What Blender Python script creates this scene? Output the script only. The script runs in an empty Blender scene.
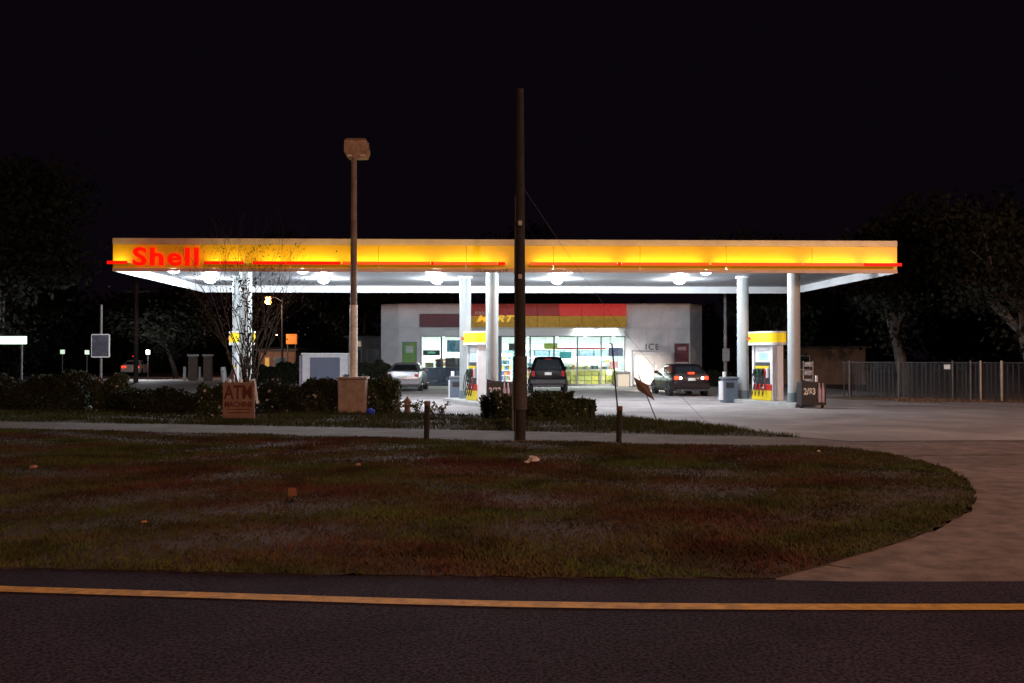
import bpy, bmesh, math, random
import numpy as np
from mathutils import Vector, Matrix
R = math.radians
random.seed(7); rng = np.random.default_rng(7)
S = bpy.context.scene
COL = S.collection

# ------------------------------------------------------------------ camera, world, exposure
FPX = 995.6; EYE = 1.7; HOR = 357.0
cd = bpy.data.cameras.new('camera'); cam = bpy.data.objects.new('camera', cd); COL.objects.link(cam)
cam.location = (0, 0, EYE); cam.rotation_euler = (R(90 + 0.892), 0, 0)
cd.sensor_width = 36; cd.lens = 35; cd.clip_start = .1; cd.clip_end = 2000
S.camera = cam
S.view_settings.view_transform = 'Standard'; S.view_settings.look = 'None'
S.view_settings.exposure = 0; S.view_settings.gamma = 1
w = bpy.data.worlds.new('World'); S.world = w; w.use_nodes = True
wn = w.node_tree.nodes; wl = w.node_tree.links; wn.clear()
wo = wn.new('ShaderNodeOutputWorld'); bg = wn.new('ShaderNodeBackground')
sky = wn.new('ShaderNodeTexSky'); sky.sky_type = 'NISHITA'; sky.sun_disc = False
sky.sun_elevation = R(-6); sky.sun_rotation = R(200); sky.air_density = 1.5; sky.dust_density = 4
glow = wn.new('ShaderNodeBackground'); glow.inputs[0].default_value = (.0027, .0016, .0031, 1); glow.inputs[1].default_value = 1.0
add = wn.new('ShaderNodeAddShader'); bg.inputs[1].default_value = .02
wl.new(sky.outputs[0], bg.inputs[0]); wl.new(bg.outputs[0], add.inputs[0]); wl.new(glow.outputs[0], add.inputs[1]); wl.new(add.outputs[0], wo.inputs[0])
S.cycles.use_denoising = True
S.cycles.max_bounces = 6; S.cycles.sample_clamp_indirect = 4
CANOPY_W = 470; STREET_W = 13000; SHOP_W = 560

# ------------------------------------------------------------------ helpers
def G(px, py):
    "ground point seen at a pixel of the survey photo"
    Y = FPX*EYE/(py-HOR); return (px-512)/FPX*Y, Y
def P(px, py, Y): return Vector(((px-512)/FPX*Y, Y, EYE+(HOR-py)/FPX*Y))

MATS = {}
def mat(name, col, rough=.6, var=.15, scale=3, bump=0, metal=0, emit=None, es=0, col2=None, bscale=None, detail=4, spec=.5, coat=0, stain=0, sscale=.4):
    if name in MATS: return MATS[name]
    m = bpy.data.materials.new(name); m.use_nodes = True
    n = m.node_tree.nodes; l = m.node_tree.links; b = n['Principled BSDF']
    b.inputs['Roughness'].default_value = rough; b.inputs['Metallic'].default_value = metal
    b.inputs['Specular IOR Level'].default_value = spec; b.inputs['Coat Weight'].default_value = coat
    tc = n.new('ShaderNodeTexCoord'); no = n.new('ShaderNodeTexNoise')
    no.inputs['Scale'].default_value = scale; no.inputs['Detail'].default_value = detail; no.inputs['Roughness'].default_value = .65
    l.new(tc.outputs['Object'], no.inputs['Vector'])
    cr = n.new('ShaderNodeValToRGB'); e = cr.color_ramp.elements
    a = col; c = col2 or tuple(min(1, x*(1+var)) for x in col)
    if col2 is None: a = tuple(x*(1-var) for x in col)
    e[0].position = .32; e[1].position = .68
    e[0].color = (*a, 1); e[1].color = (*c, 1)
    l.new(no.outputs['Fac'], cr.inputs[0]); l.new(cr.outputs[0], b.inputs['Base Color'])
    if stain:
        n3 = n.new('ShaderNodeTexNoise'); n3.inputs['Scale'].default_value = sscale; n3.inputs['Detail'].default_value = 7; n3.inputs['Roughness'].default_value = .6; n3.inputs['Distortion'].default_value = .8
        l.new(tc.outputs['Object'], n3.inputs['Vector'])
        c3 = n.new('ShaderNodeValToRGB'); e3 = c3.color_ramp.elements; e3[0].position = .36; e3[1].position = .58
        k = 1-stain; e3[0].color = (k, k*.96, k*.94, 1); e3[1].color = (1, 1, 1, 1)
        mx = n.new('ShaderNodeMix'); mx.data_type = 'RGBA'; mx.blend_type = 'MULTIPLY'; mx.inputs[0].default_value = 1
        l.new(n3.outputs['Fac'], c3.inputs[0]); l.new(cr.outputs[0], mx.inputs[6]); l.new(c3.outputs[0], mx.inputs[7]); l.new(mx.outputs[2], b.inputs['Base Color'])
    if bump:
        n2 = n.new('ShaderNodeTexNoise'); n2.inputs['Scale'].default_value = bscale or scale*6; n2.inputs['Detail'].default_value = 5
        l.new(tc.outputs['Object'], n2.inputs['Vector'])
        bp = n.new('ShaderNodeBump'); bp.inputs['Strength'].default_value = bump; bp.inputs['Distance'].default_value = .03
        l.new(n2.outputs['Fac'], bp.inputs['Height']); l.new(bp.outputs[0], b.inputs['Normal'])
    if emit:
        b.inputs['Emission Color'].default_value = (*emit, 1); b.inputs['Emission Strength'].default_value = es
    MATS[name] = m; return m

def glass(name, tint=(1, 1, 1), refl=.08, rough=.02):
    if name in MATS: return MATS[name]
    m = bpy.data.materials.new(name); m.use_nodes = True; n = m.node_tree.nodes; l = m.node_tree.links; n.clear()
    o = n.new('ShaderNodeOutputMaterial'); t = n.new('ShaderNodeBsdfTransparent'); t.inputs[0].default_value = (*tint, 1)
    g = n.new('ShaderNodeBsdfGlossy'); g.inputs['Roughness'].default_value = rough
    mx = n.new('ShaderNodeMixShader'); mx.inputs[0].default_value = refl
    l.new(t.outputs[0], mx.inputs[1]); l.new(g.outputs[0], mx.inputs[2]); l.new(mx.outputs[0], o.inputs[0])
    MATS[name] = m; return m

def link(name, me, m, parent=None, loc=(0, 0, 0), rz=0):
    o = bpy.data.objects.new(name, me); COL.objects.link(o)
    if m is not None:
        for x in (m if isinstance(m, (list, tuple)) else [m]): me.materials.append(x)
    o.location = loc; o.rotation_euler = (0, 0, rz)
    if parent is not None: o.parent = parent
    return o
def tag(o, label=None, cat=None, group=None, kind=None):
    if label: o['label'] = label
    if cat: o['category'] = cat
    if group: o['group'] = group
    if kind: o['kind'] = kind
    return o
def thing(name, label, cat, loc=(0, 0, 0), rz=0, group=None):
    o = bpy.data.objects.new(name, None); COL.objects.link(o); o.location = loc; o.rotation_euler = (0, 0, rz)
    o.empty_display_size = .2
    return tag(o, label, cat, group)
def copy_tree(o, parent=None):
    c = o.copy(); COL.objects.link(c)
    if parent is not None: c.parent = parent
    for ch in list(o.children): copy_tree(ch, c)
    return c

class MB:
    def __init__(s): s.v = []; s.f = []
    def box(s, x0, x1, y0, y1, z0, z1):
        b = len(s.v)
        s.v += [(x0, y0, z0), (x1, y0, z0), (x1, y1, z0), (x0, y1, z0), (x0, y0, z1), (x1, y0, z1), (x1, y1, z1), (x0, y1, z1)]
        s.f += [tuple(b+i for i in q) for q in ((0, 3, 2, 1), (4, 5, 6, 7), (0, 1, 5, 4), (1, 2, 6, 5), (2, 3, 7, 6), (3, 0, 4, 7))]
        return s
    def bbox(s, x0, x1, y0, y1, z0, z1, c=.02):
        "box with chamfered edges"
        bm = bmesh.new(); bmesh.ops.create_cube(bm, size=1)
        for v in bm.verts: v.co = Vector(((x0+x1)/2+v.co.x*(x1-x0), (y0+y1)/2+v.co.y*(y1-y0), (z0+z1)/2+v.co.z*(z1-z0)))
        bmesh.ops.bevel(bm, geom=list(bm.edges), offset=c, segments=2, affect='EDGES', profile=.5)
        b = len(s.v); bm.verts.index_update(); s.v += [tuple(v.co) for v in bm.verts]; s.f += [tuple(b+v.index for v in f.verts) for f in bm.faces]; bm.free()
        return s
    def tube(s, pts, rad, n=8, cap=True):
        pts = [Vector(p) for p in pts]
        if not isinstance(rad, (list, tuple)): rad = [rad]*len(pts)
        b = len(s.v); u = None
        for i, p in enumerate(pts):
            d = (pts[min(i+1, len(pts)-1)]-pts[max(i-1, 0)]).normalized()
            if u is None:
                u = d.cross(Vector((1, 0, 0)) if abs(d.x) < .8 else Vector((0, 1, 0))).normalized()
            u = (u-d*u.dot(d)).normalized(); w_ = d.cross(u)
            for k in range(n):
                a = 2*math.pi*k/n; s.v.append(tuple(p+(u*math.cos(a)+w_*math.sin(a))*rad[i]))
        for i in range(len(pts)-1):
            for k in range(n):
                k2 = (k+1) % n; s.f.append((b+i*n+k, b+i*n+k2, b+(i+1)*n+k2, b+(i+1)*n+k))
        if cap:
            s.f.append(tuple(b+k for k in range(n))[::-1]); s.f.append(tuple(b+(len(pts)-1)*n+k for k in range(n)))
        return s
    def loft(s, rings, cap=True):
        b = len(s.v); n = len(rings[0])
        for r in rings: s.v += [tuple(p) for p in r]
        for i in range(len(rings)-1):
            for k in range(n):
                k2 = (k+1) % n; s.f.append((b+i*n+k, b+i*n+k2, b+(i+1)*n+k2, b+(i+1)*n+k))
        if cap: s.f.append(tuple(b+k for k in range(n))[::-1]); s.f.append(tuple(b+(len(rings)-1)*n+k for k in range(n)))
        return s
    def prism(s, poly, z0, z1):
        "poly in xy extruded in z"
        return s.loft([[(x, y, z0) for x, y in poly], [(x, y, z1) for x, y in poly]])
    def slab(s, pts, th):
        "thin slab from an ordered 3D polygon, thickened against its normal"
        p = [Vector(q) for q in pts]; nrm = (p[1]-p[0]).cross(p[2]-p[0]).normalized()
        return s.loft([[tuple(q-nrm*th) for q in p], [tuple(q) for q in p]])
    def build(s, name, m, parent=None, loc=(0, 0, 0), rz=0, smooth=None):
        me = bpy.data.meshes.new(name); me.from_pydata(s.v, [], s.f); me.validate()
        bm = bmesh.new(); bm.from_mesh(me); bmesh.ops.recalc_face_normals(bm, faces=bm.faces); bm.to_mesh(me); bm.free()
        if smooth:
            me.polygons.foreach_set('use_smooth', [True]*len(me.polygons)); me.set_sharp_from_angle(angle=R(smooth))
        return link(name, me, m, parent, loc, rz)

def sheet(name, poly, z, m, kind='structure', parent=None, sub=None):
    bm = bmesh.new(); vs = [bm.verts.new((x, y, z)) for x, y in poly]; f = bm.faces.new(vs)
    if f.normal.z < 0: f.normal_flip()
    bmesh.ops.triangulate(bm, faces=[f]); me = bpy.data.meshes.new(name); bm.to_mesh(me); bm.free()
    for p in me.polygons:
        if p.normal.z < 0: p.flip()
    o = link(name, me, m, parent)
    if kind: o['kind'] = kind
    return o

def text(name, body, size, loc, rz, m, parent=None, extrude=.01, offset=0, shear=0, align='CENTER', split=False, rx=90, sx=1, spacing=1):
    cu = bpy.data.curves.new(name, 'FONT'); cu.body = body; cu.size = size; cu.extrude = extrude; cu.offset = offset; cu.shear = shear
    cu.align_x = align; cu.align_y = 'CENTER'; cu.resolution_u = 3; cu.space_character = spacing
    t = bpy.data.objects.new(name, cu); COL.objects.link(t); bpy.context.view_layer.update()
    me = bpy.data.meshes.new_from_object(t.evaluated_get(bpy.context.evaluated_depsgraph_get()))
    bpy.data.objects.remove(t); bpy.data.curves.remove(cu)
    me.transform(Matrix.Diagonal((sx, 1, 1, 1))); me.transform(Matrix.Rotation(R(rx), 4, 'X'))
    me.materials.clear()
    if not split:
        return link(name, me, m, parent, loc, rz)
    bm = bmesh.new(); bm.from_mesh(me); seen = set(); parts = []
    for v in bm.verts:
        if v in seen: continue
        st = [v]; comp = []; seen.add(v)
        while st:
            q = st.pop(); comp.append(q)
            for e in q.link_edges:
                o2 = e.other_vert(q)
                if o2 not in seen: seen.add(o2); st.append(o2)
        parts.append(comp)
    parts.sort(key=lambda c: min(v.co.x for v in c)); out = []
    for comp in parts:
        idx = {v: i for i, v in enumerate(comp)}
        fs = {f for v in comp for f in v.link_faces}
        m2 = bpy.data.meshes.new(name); m2.from_pydata([tuple(v.co) for v in comp], [], [tuple(idx[v] for v in f.verts) for f in fs])
        out.append(link(name, m2, m, parent, loc, rz))
    bm.free(); return out

def quads_mesh(name, c, size, m, parent=None, up=None, aspect=.6, loc=(0, 0, 0)):
    "n small leaf quads at centres c (n,3)"
    n = len(c); d = rng.normal(size=(n, 3)); d /= np.linalg.norm(d, axis=1)[:, None]
    e = rng.normal(size=(n, 3)); e -= (e*d).sum(1)[:, None]*d; e /= np.linalg.norm(e, axis=1)[:, None]
    s = size*(.6+.8*rng.random(n))[:, None]
    v = np.stack([c-d*s, c+e*s*aspect, c+d*s, c-e*s*aspect], 1).reshape(-1, 3)
    me = bpy.data.meshes.new(name); me.vertices.add(4*n); me.vertices.foreach_set('co', v.astype('f4').ravel())
    me.loops.add(4*n); me.loops.foreach_set('vertex_index', np.arange(4*n, dtype='i4'))
    me.polygons.add(n); me.polygons.foreach_set('loop_start', np.arange(0, 4*n, 4, dtype='i4'))
    me.update(calc_edges=True); me.validate()
    return link(name, me, m, parent, loc)

def inpoly(x, y, poly):
    r = np.zeros(len(x), bool); j = len(poly)-1
    for i in range(len(poly)):
        xi, yi = poly[i]; xj, yj = poly[j]
        r ^= ((yi > y) != (yj > y)) & (x < (xj-xi)*(y-yi)/((yj-yi) or 1e-9)+xi); j = i
    return r

def blades(name, poly, dens, h, m, label):
    xs = [p[0] for p in poly]; ys = [p[1] for p in poly]
    A = (max(xs)-min(xs))*(max(ys)-min(ys)); n = int(A*dens)
    x = rng.uniform(min(xs), max(xs), n); y = rng.uniform(min(ys), max(ys), n)
    k = inpoly(x, y, poly)
    pat = np.sin(x*1.3+np.sin(y*.9)*2)*np.sin(y*1.7+np.sin(x*.7)*2)
    k &= rng.random(n) < .62+.42*pat+.12*np.sin(x*5.1+y*3.3)*np.sin(y*6.7-x*2.1)
    x, y, pat = x[k], y[k], pat[k]; n = len(x)
    a = rng.uniform(0, 6.283, n); hh = h*(.45+.9*rng.random(n))*(1+.35*pat); wd = .006+.008*rng.random(n)
    lean = rng.normal(0, .55, (n, 2))*hh[:, None]
    b0 = np.stack([x-np.cos(a)*wd, y-np.sin(a)*wd, np.zeros(n)], 1); b1 = np.stack([x+np.cos(a)*wd, y+np.sin(a)*wd, np.zeros(n)], 1)
    t = np.stack([x+lean[:, 0], y+lean[:, 1], hh], 1)
    v = np.stack([b0, b1, t], 1).reshape(-1, 3)
    me = bpy.data.meshes.new(name); me.vertices.add(3*n); me.vertices.foreach_set('co', v.astype('f4').ravel())
    me.loops.add(3*n); me.loops.foreach_set('vertex_index', np.arange(3*n, dtype='i4'))
    me.polygons.add(n); me.polygons.foreach_set('loop_start', np.arange(0, 3*n, 3, dtype='i4')); me.update(calc_edges=True)
    return tag(link(name, me, m), label, 'grass', kind='stuff')

def lamp(name, kind, loc, power, col, parent=None, radius=.1, rot=None, spot=None, blend=.5, size=None, sizey=None):
    ld = bpy.data.lights.new(name, kind); ld.energy = power; ld.color = col
    if kind in ('POINT', 'SPOT'): ld.shadow_soft_size = radius
    if kind == 'SPOT': ld.spot_size = R(spot); ld.spot_blend = blend
    if kind == 'AREA': ld.shape = 'RECTANGLE'; ld.size = size; ld.size_y = sizey or size
    o = bpy.data.objects.new(name, ld); COL.objects.link(o); o.location = loc
    if rot is not None: o.rotation_euler = rot
    if parent is not None: o.parent = parent
    return o

# ------------------------------------------------------------------ materials
white_metal = mat('white_metal', (.72, .73, .75), .45, .06, 2, .05)
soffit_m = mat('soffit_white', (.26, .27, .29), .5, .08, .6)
yellow = mat('yellow_panel', (.80, .42, .012), .4, .05, 1)
cream = mat('cream_trim', (.72, .58, .42), .5, .1, 2)
wall_white = mat('store_wall', (.76, .73, .77), .7, .1, 1.5, .15)
dark = mat('black_plastic', (.02, .02, .025), .45, .2)
rubber = mat('rubber', (.015, .015, .016), .8, .2)
chrome = mat('chrome', (.6, .6, .62), .25, .05, metal=1)
darkgrey = mat('dark_grey_paint', (.12, .13, .15), .6, .2)
bluegrey = mat('blue_grey', (.10, .12, .2), .6, .2)
red_off = mat('red_plastic', (.45, .02, .02), .3, .1)
wood = mat('weathered_wood', (.16, .11, .08), .85, .35, 6, .4, bscale=40)
concrete_b = mat('pedestal_concrete', (.33, .25, .21), .85, .25, 4, .3)
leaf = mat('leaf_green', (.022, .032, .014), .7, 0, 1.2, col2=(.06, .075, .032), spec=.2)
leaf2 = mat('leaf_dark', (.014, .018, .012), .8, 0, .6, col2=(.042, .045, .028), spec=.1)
bark = mat('bark', (.06, .05, .042), .9, .35, 8, .5, bscale=30)
barkl = mat('bark_pale', (.07, .06, .055), .9, .35, 8, .5, bscale=30)

# ------------------------------------------------------------------ ground
def asphalt_mat():
    m = mat('asphalt', (.008, .0052, .012), .95, 0, 42, .5, col2=(.066, .045, .080), bscale=160, detail=8, spec=.12, stain=.35, sscale=.6); return m
earth = mat('earth', (.034, .018, .014), .95, 0, 1.2, .5, col2=(.075, .042, .028), bscale=40, detail=8)
forecourt_m = mat('forecourt_concrete', (.30, .27, .275), .8, 0, .55, .25, col2=(.42, .375, .37), bscale=60, detail=9, stain=.3, sscale=.35)
walk_m = mat('sidewalk_concrete', (.115, .080, .062), .9, 0, 1.5, .3, col2=(.20, .142, .108), bscale=50, detail=8, stain=.3, sscale=.8)
drive_m = mat('driveway_concrete', (.15, .11, .098), .9, 0, 3.5, .45, col2=(.27, .205, .18), bscale=70, detail=9, stain=.3, sscale=.5)
line_m = mat('yellow_road_paint', (.55, .30, .045), .7, 0, 14, .2, col2=(.80, .47, .08), detail=8, stain=.35, sscale=7)

tag(sheet('ground', [(-400, -200), (400, -200), (400, 600), (-400, 600)], -.012, earth), kind='structure')
# forecourt and driveway concrete
tip = [G(800, 437), G(700, 424), G(640, 418.5), G(590, 415), G(480, 415.5), G(380, 413), G(200, 411), G(0, 410)]
fore = [(30, 21.5), (30, 38.2), (21, 39.2), (17.5, 44), (17, 62), (13, 62), (13, 75), (-45, 88), (-45, 31)] + [tip[i] for i in range(7, -1, -1)] + [G(850, 441), (12, 20.6)]
sheet('forecourt', fore, 0, forecourt_m)
dcurve_px = [(775, 577), (815, 566.5), (850, 556), (885, 546), (915, 536), (942, 525), (962, 513), (972, 502), (973, 495), (969, 484), (955, 473), (935, 465), (905, 457), (875, 451.5), (850, 448)]
dcurve = [G(*p) for p in dcurve_px]
def rough(pts, amp=.035, step=.12):
    out = []
    for a, b in zip(pts[:-1], pts[1:]):
        a = Vector(a); b = Vector(b); n = max(1, int((b-a).length/step))
        for i in range(n):
            q = a.lerp(b, i/n)+Vector((random.gauss(0, amp), random.gauss(0, amp))) if (i or out) else a
            out.append((q.x, q.y))
    out.append(tuple(pts[-1])); return out
drc = rough(dcurve, .03)
drive = [G(775, 578.5), (2.6, 7.58), (4.6, 7.6), (12, 7.9), (30, 9.5), (30, 21.49), (12, 20.59), G(850, 441.2), G(800, 437.4), G(800, 446)] + dcurve[::-1]
sheet('driveway', drive, -.003, drive_m)
swf = [G(-120, 426), G(0, 428.5), G(250, 434), G(512, 441), (1.5, 20.05), G(660, 444.5), G(800, 446)]
swb = [G(800, 437.4), G(660, 434.3), G(512, 431), G(250, 425.5), G(0, 421.5), G(-120, 420)]
swb = [(x, y) for x, y in swb]
swf = rough(swf, .02); swb = rough(swb, .02)
sheet('sidewalk', [(-60, 40)] + swf + swb + [(-60, 43)], .001, walk_m)
roadline = [(-30, 15.5), (-16, 10.6), (-8, 8.35), G(0, 588), G(128, 592), G(256, 596), G(384, 600), G(512, 603.3), G(640, 605.2), G(768, 606), G(900, 606.2), G(1024, 606), (7, 6.86), (14, 7.3), (30, 9.3)]
edge = [(-30, 16.4), (-16, 11.5), (-8, 9.1), G(0, 567), G(128, 570.5), G(256, 573), G(384, 575), G(512, 576.5), G(640, 577.5), G(775, 578.2), G(900, 578.6), (4.6, 7.6), (7, 7.62), (14, 8.0), (30, 10)]
sheet('road', edge + [(60, 14), (60, -40), (-60, -40), (-60, 30)], -.004, asphalt_mat())
def ribbon(name, pts, w_, z, m):
    mb = MB(); vs = []
    for i, p in enumerate(pts):
        a = Vector(pts[max(i-1, 0)]); b = Vector(pts[min(i+1, len(pts)-1)]); d = (b-a).normalized(); n = Vector((-d.y, d.x))
        q = Vector(p); vs += [(*(q+n*w_/2), z), (*(q-n*w_/2), z)]
    mb.v = vs; mb.f = [(2*i, 2*i+1, 2*i+3, 2*i+2) for i in range(len(pts)-1)]
    o = mb.build(name, m); o['kind'] = 'structure'; return o
for a_, b_ in (((850, 441.6), (1100, 441.2)), ((880, 455.5), (1100, 454)), ((812, 561.5), (852, 568))):
    ribbon('concrete_joint', rough([G(*a_), G(*b_)], .012, .3), .022 if a_[1] > 500 else .05, .0035, mat('joint_dark', (.04, .03, .028), .9, .3))
ribbon('edge_line', roadline, .165, .003, line_m)
lawn = [(-30, 16.43), (-16, 11.53)]+rough([(x, y+.03) for x, y in edge[2:10]], .03) + drc[1:] + swf[::-1] + [(-60, 40), (-60, 26)]
sheet('lawn', lawn, -.002, earth)
strip_ = [G(800, 437.4), G(660, 434.3), G(512, 431), G(250, 425.5), G(0, 421.5), G(-120, 420), (-45, 36), (-45, 31)] + [tip[i] for i in range(7, -1, -1)]
upper = [G(0, 421.5), G(250, 425.5), G(512, 431), G(660, 434.3), G(800, 437.4)] + tip
upper = [(x, y) for x, y in upper]
grass_m = mat('grass_blade', (.098, .046, .036), .9, 0, .36, col2=(.070, .098, .028), detail=7, spec=.05, stain=.55, sscale=.9)
vis = [p for p in lawn if p[0] > -15] 
for m_, a_, b_ in ((grass_m, .40, .60), (asphalt_mat(), .42, .58), (forecourt_m, .38, .62), (drive_m, .40, .60)):
    for nd in m_.node_tree.nodes:
        if nd.type == 'VALTORGB' and abs(nd.color_ramp.elements[0].position-.32) < .01:
            nd.color_ramp.elements[0].position = a_; nd.color_ramp.elements[1].position = b_
blades('lawn_grass', [(-5, 9)] + [(x, y+.02) for x, y in edge[3:10]] + drc[1:] + [G(800, 446), G(660, 444.5), (1.5, 20.05), G(512, 441), G(250, 434), G(0, 428.5), (-16.5, 25.5)], 1500, .038, grass_m, 'short dull brown-green grass of the verge between road and sidewalk')
blades('strip_grass', upper, 500, .09, mat('strip_grass', (.05, .05, .022), .9, 0, .8, col2=(.065, .085, .028), detail=6, spec=.05, stain=.4, sscale=1.2), 'longer grass on the narrow strip between sidewalk and forecourt')

# ------------------------------------------------------------------ street lamp behind the camera (lights the foreground)
def street_lamp(x, y, h, label, power, col=(1, .52, .31), arm=1.6, dirx=-1, lens_e=8, group=None, globe=0):
    t = thing('street_lamp', label, 'street lamp', (x, y, 0), group=group)
    MB().tube([(0, 0, 0), (0, 0, h)], [.11, .06], 10).build('pole', darkgrey, t, smooth=40)
    MB().tube([(0, 0, h-.3), (dirx*arm*.5, 0, h+.05), (dirx*arm, 0, h+.1)], .04, 8).build('arm', darkgrey, t, smooth=40)
    MB().bbox(dirx*arm-.35, dirx*arm+.35, -.14, .14, h+.04, h+.2, .04).build('lamp_head', darkgrey, t)
    MB().bbox(dirx*arm-.2, dirx*arm+.2, -.1, .1, h-.04, h+.037, .03).build('lens', mat('sodium_lens%d' % int(lens_e), (.8, .5, .2), .3, .02, emit=(1, .42, .1), es=lens_e), t)
    if globe:
        zz = [h+.03-globe*(1-math.cos(a*math.pi/6)) for a in range(7)]
        MB().tube([(dirx*arm, 0, z) for z in zz], [max(.01, globe*math.sin(a*math.pi/6)) for a in range(7)], 14).build('globe', mat('sodium_globe', (.8, .5, .2), .3, .02, emit=(1, .40, .08), es=14), t, smooth=60)
    lamp('lamp_light', 'POINT', (dirx*arm, 0, h-.25-globe*2), power, col, t, .12)
    return t
street_lamp(5.5, -13, 10, 'tall street lamp on the near side of the road', STREET_W, group='street lamps along the road')
street_lamp(25, 13, 9, 'street lamp standing beyond the driveway at the right', 8500, (1, .57, .42), group='street lamps along the road')

# ------------------------------------------------------------------ canopy
CAN = thing('fuel_canopy', 'wide flat fuel station canopy with glowing yellow fascia, red stripe and white columns', 'canopy', (-.07, 32.4, 0), R(1.8))
CW = 12.79; Z0, Z1 = 4.46, 5.53; DEP = 10.5
N = 9; pw = 2*CW/N
fas_m = mat('fascia_yellow', (.80, .46, .010), .4, 0, .9, emit=(1, .50, .01), es=.11, col2=(.88, .54, .015))
pm = MB().bbox(-pw/2+.006, pw/2-.006, 0, .06, 4.57, 5.33, .008)
p0 = pm.build('fascia_panel', fas_m, CAN, (-CW+pw/2, 0, 0))
for i in range(1, N):
    c = p0.copy(); COL.objects.link(c); c.location.x = -CW+pw*(i+.5)
MB().box(-CW, CW, -.012, .08, 5.335, Z1).build('top_trim', cream, CAN)
MB().box(-CW, CW, -.012, .08, Z0, 4.565).build('bottom_trim', cream, CAN)
MB().box(-CW-.002, -CW+.05, .082, DEP-.1, Z0, Z1).build('side_fascia', white_metal, CAN)
MB().box(CW-.05, CW+.002, .082, DEP-.1, Z0, Z1).build('side_fascia', white_metal, CAN)
MB().box(-CW, CW, DEP-.098, DEP, Z0, Z1).build('rear_fascia', white_metal, CAN)
MB().box(-CW+.055, CW-.055, .085, DEP-.1, 5.2, 5.26).build('roof_deck', darkgrey, CAN)
# soffit: long pans with a joint between each
sp = (DEP-.2)/16
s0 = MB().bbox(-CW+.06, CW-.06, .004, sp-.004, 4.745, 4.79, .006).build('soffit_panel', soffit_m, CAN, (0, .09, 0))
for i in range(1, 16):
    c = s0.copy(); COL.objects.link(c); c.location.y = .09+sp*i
# projecting light bar: red face, warm light strips on top and bottom
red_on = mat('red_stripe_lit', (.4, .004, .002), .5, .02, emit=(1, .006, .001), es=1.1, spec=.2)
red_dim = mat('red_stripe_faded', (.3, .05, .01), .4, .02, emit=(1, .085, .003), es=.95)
tubel = mat('tube_light', (.9, .8, .4), .4, .01, emit=(1, .84, .34), es=13)
def bar(x0, x1, m, top=True):
    b = MB().box(x0, x1, -.34, -.30, 4.665, 4.765).build('light_bar', m, CAN)
    if top:
        MB().box(x0+min(.12, (x1-x0)*.15), x1-min(.12, (x1-x0)*.15), -.27, -.16, 4.74, 4.765).build('tube', tubel, b)
    MB().box(x0, x1, -.299, -.015, 4.70, 4.72).build('bar_tray', cream, b)
    return b
def cx(px):
    k = (px-512)/FPX; return k*32.08/(1-k*.0314)+.07
for a, b_, m in ((106, 126, red_on), (203, 219, red_on), (220, 243, red_on), (252, 285, red_on), (285.5, 340, red_on), (342, 430, red_dim), (430.5, 434, red_on), (434.5, 497, red_dim), (497.5, 505, red_on),
                 (529.5, 617, red_dim), (617.5, 621, red_on), (621.5, 709, red_dim), (711.5, 803, red_on if 0 else red_dim), (804, 864, red_dim), (864.5, 902, red_on)):
    bar(cx(a), cx(b_), m)
shell_l = mat('letter_red', (.4, .004, .002), .5, .02, emit=(1, .006, .001), es=1.0, spec=.2)
text('letter', 'Shell', .80, (cx(163), -.1, 4.90), 0, shell_l, CAN, extrude=.06, offset=.017, split=True, sx=1.24, spacing=1.14)
text('clearance_text', "Clearance 14'", .17, (cx(494), -.02, 4.51), 0, mat('print_dark', (.05, .03, .03), .6), CAN, extrude=.002)
# fixtures
lens_m = mat('lamp_lens', (.9, .92, 1), .3, .01, emit=(.80, .90, 1), es=60)
first = None
for j, ly in enumerate((1.75, 6.3)):
    for i, lx in enumerate((-11.45, -7.1, -2.72, 1.95, 6.75)):
        if first is None:
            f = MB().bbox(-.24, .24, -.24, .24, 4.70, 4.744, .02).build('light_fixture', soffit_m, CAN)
            MB().tube([(0, 0, 4.70), (0, 0, 4.66), (0, 0, 4.60), (0, 0, 4.545)], [.20, .21, .18, .07], 20).build('lens', lens_m, f, smooth=60)
            lamp('lamp_light', 'POINT', (0, 0, 4.43), CANOPY_W, (.86, .94, 1), f, .11)
            first = f
        else: f = copy_tree(first, CAN)
        f.location = (lx+.07, ly, 0)
# columns (canopy local coords)
def cl(X, Y):
    v = Matrix.Rotation(-R(1.8), 2) @ Vector((X+.07, Y-32.4)); return v.x, v.y
isl = []
for X, Y in ((-9.24, 34.5), (-.69, 34.5), (9.77, 34.5)):
    isl.append((X-.53, Y+1.45))
    for dx, dy in ((0, 0), (-1.07, 3.0)):
        x, y = cl(X+dx, Y+dy)
        c = MB().tube([(0, 0, .45), (0, 0, 4.74)], .215, 28).build('column', mat('column_paint', (.42, .45, .46), .4, .06, 2, .04), CAN, (x, y, 0), smooth=40)
        MB().tube([(0, 0, .0), (0, 0, .446)], .225, 28).build('column_base', mat('base_grey', (.16, .2, .22), .6, .15, 4), c, smooth=40)
        MB().tube([(0, 0, 4.66), (0, 0, 4.742)], .27, 28).build('column_collar', white_metal, c, smooth=40)

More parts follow.
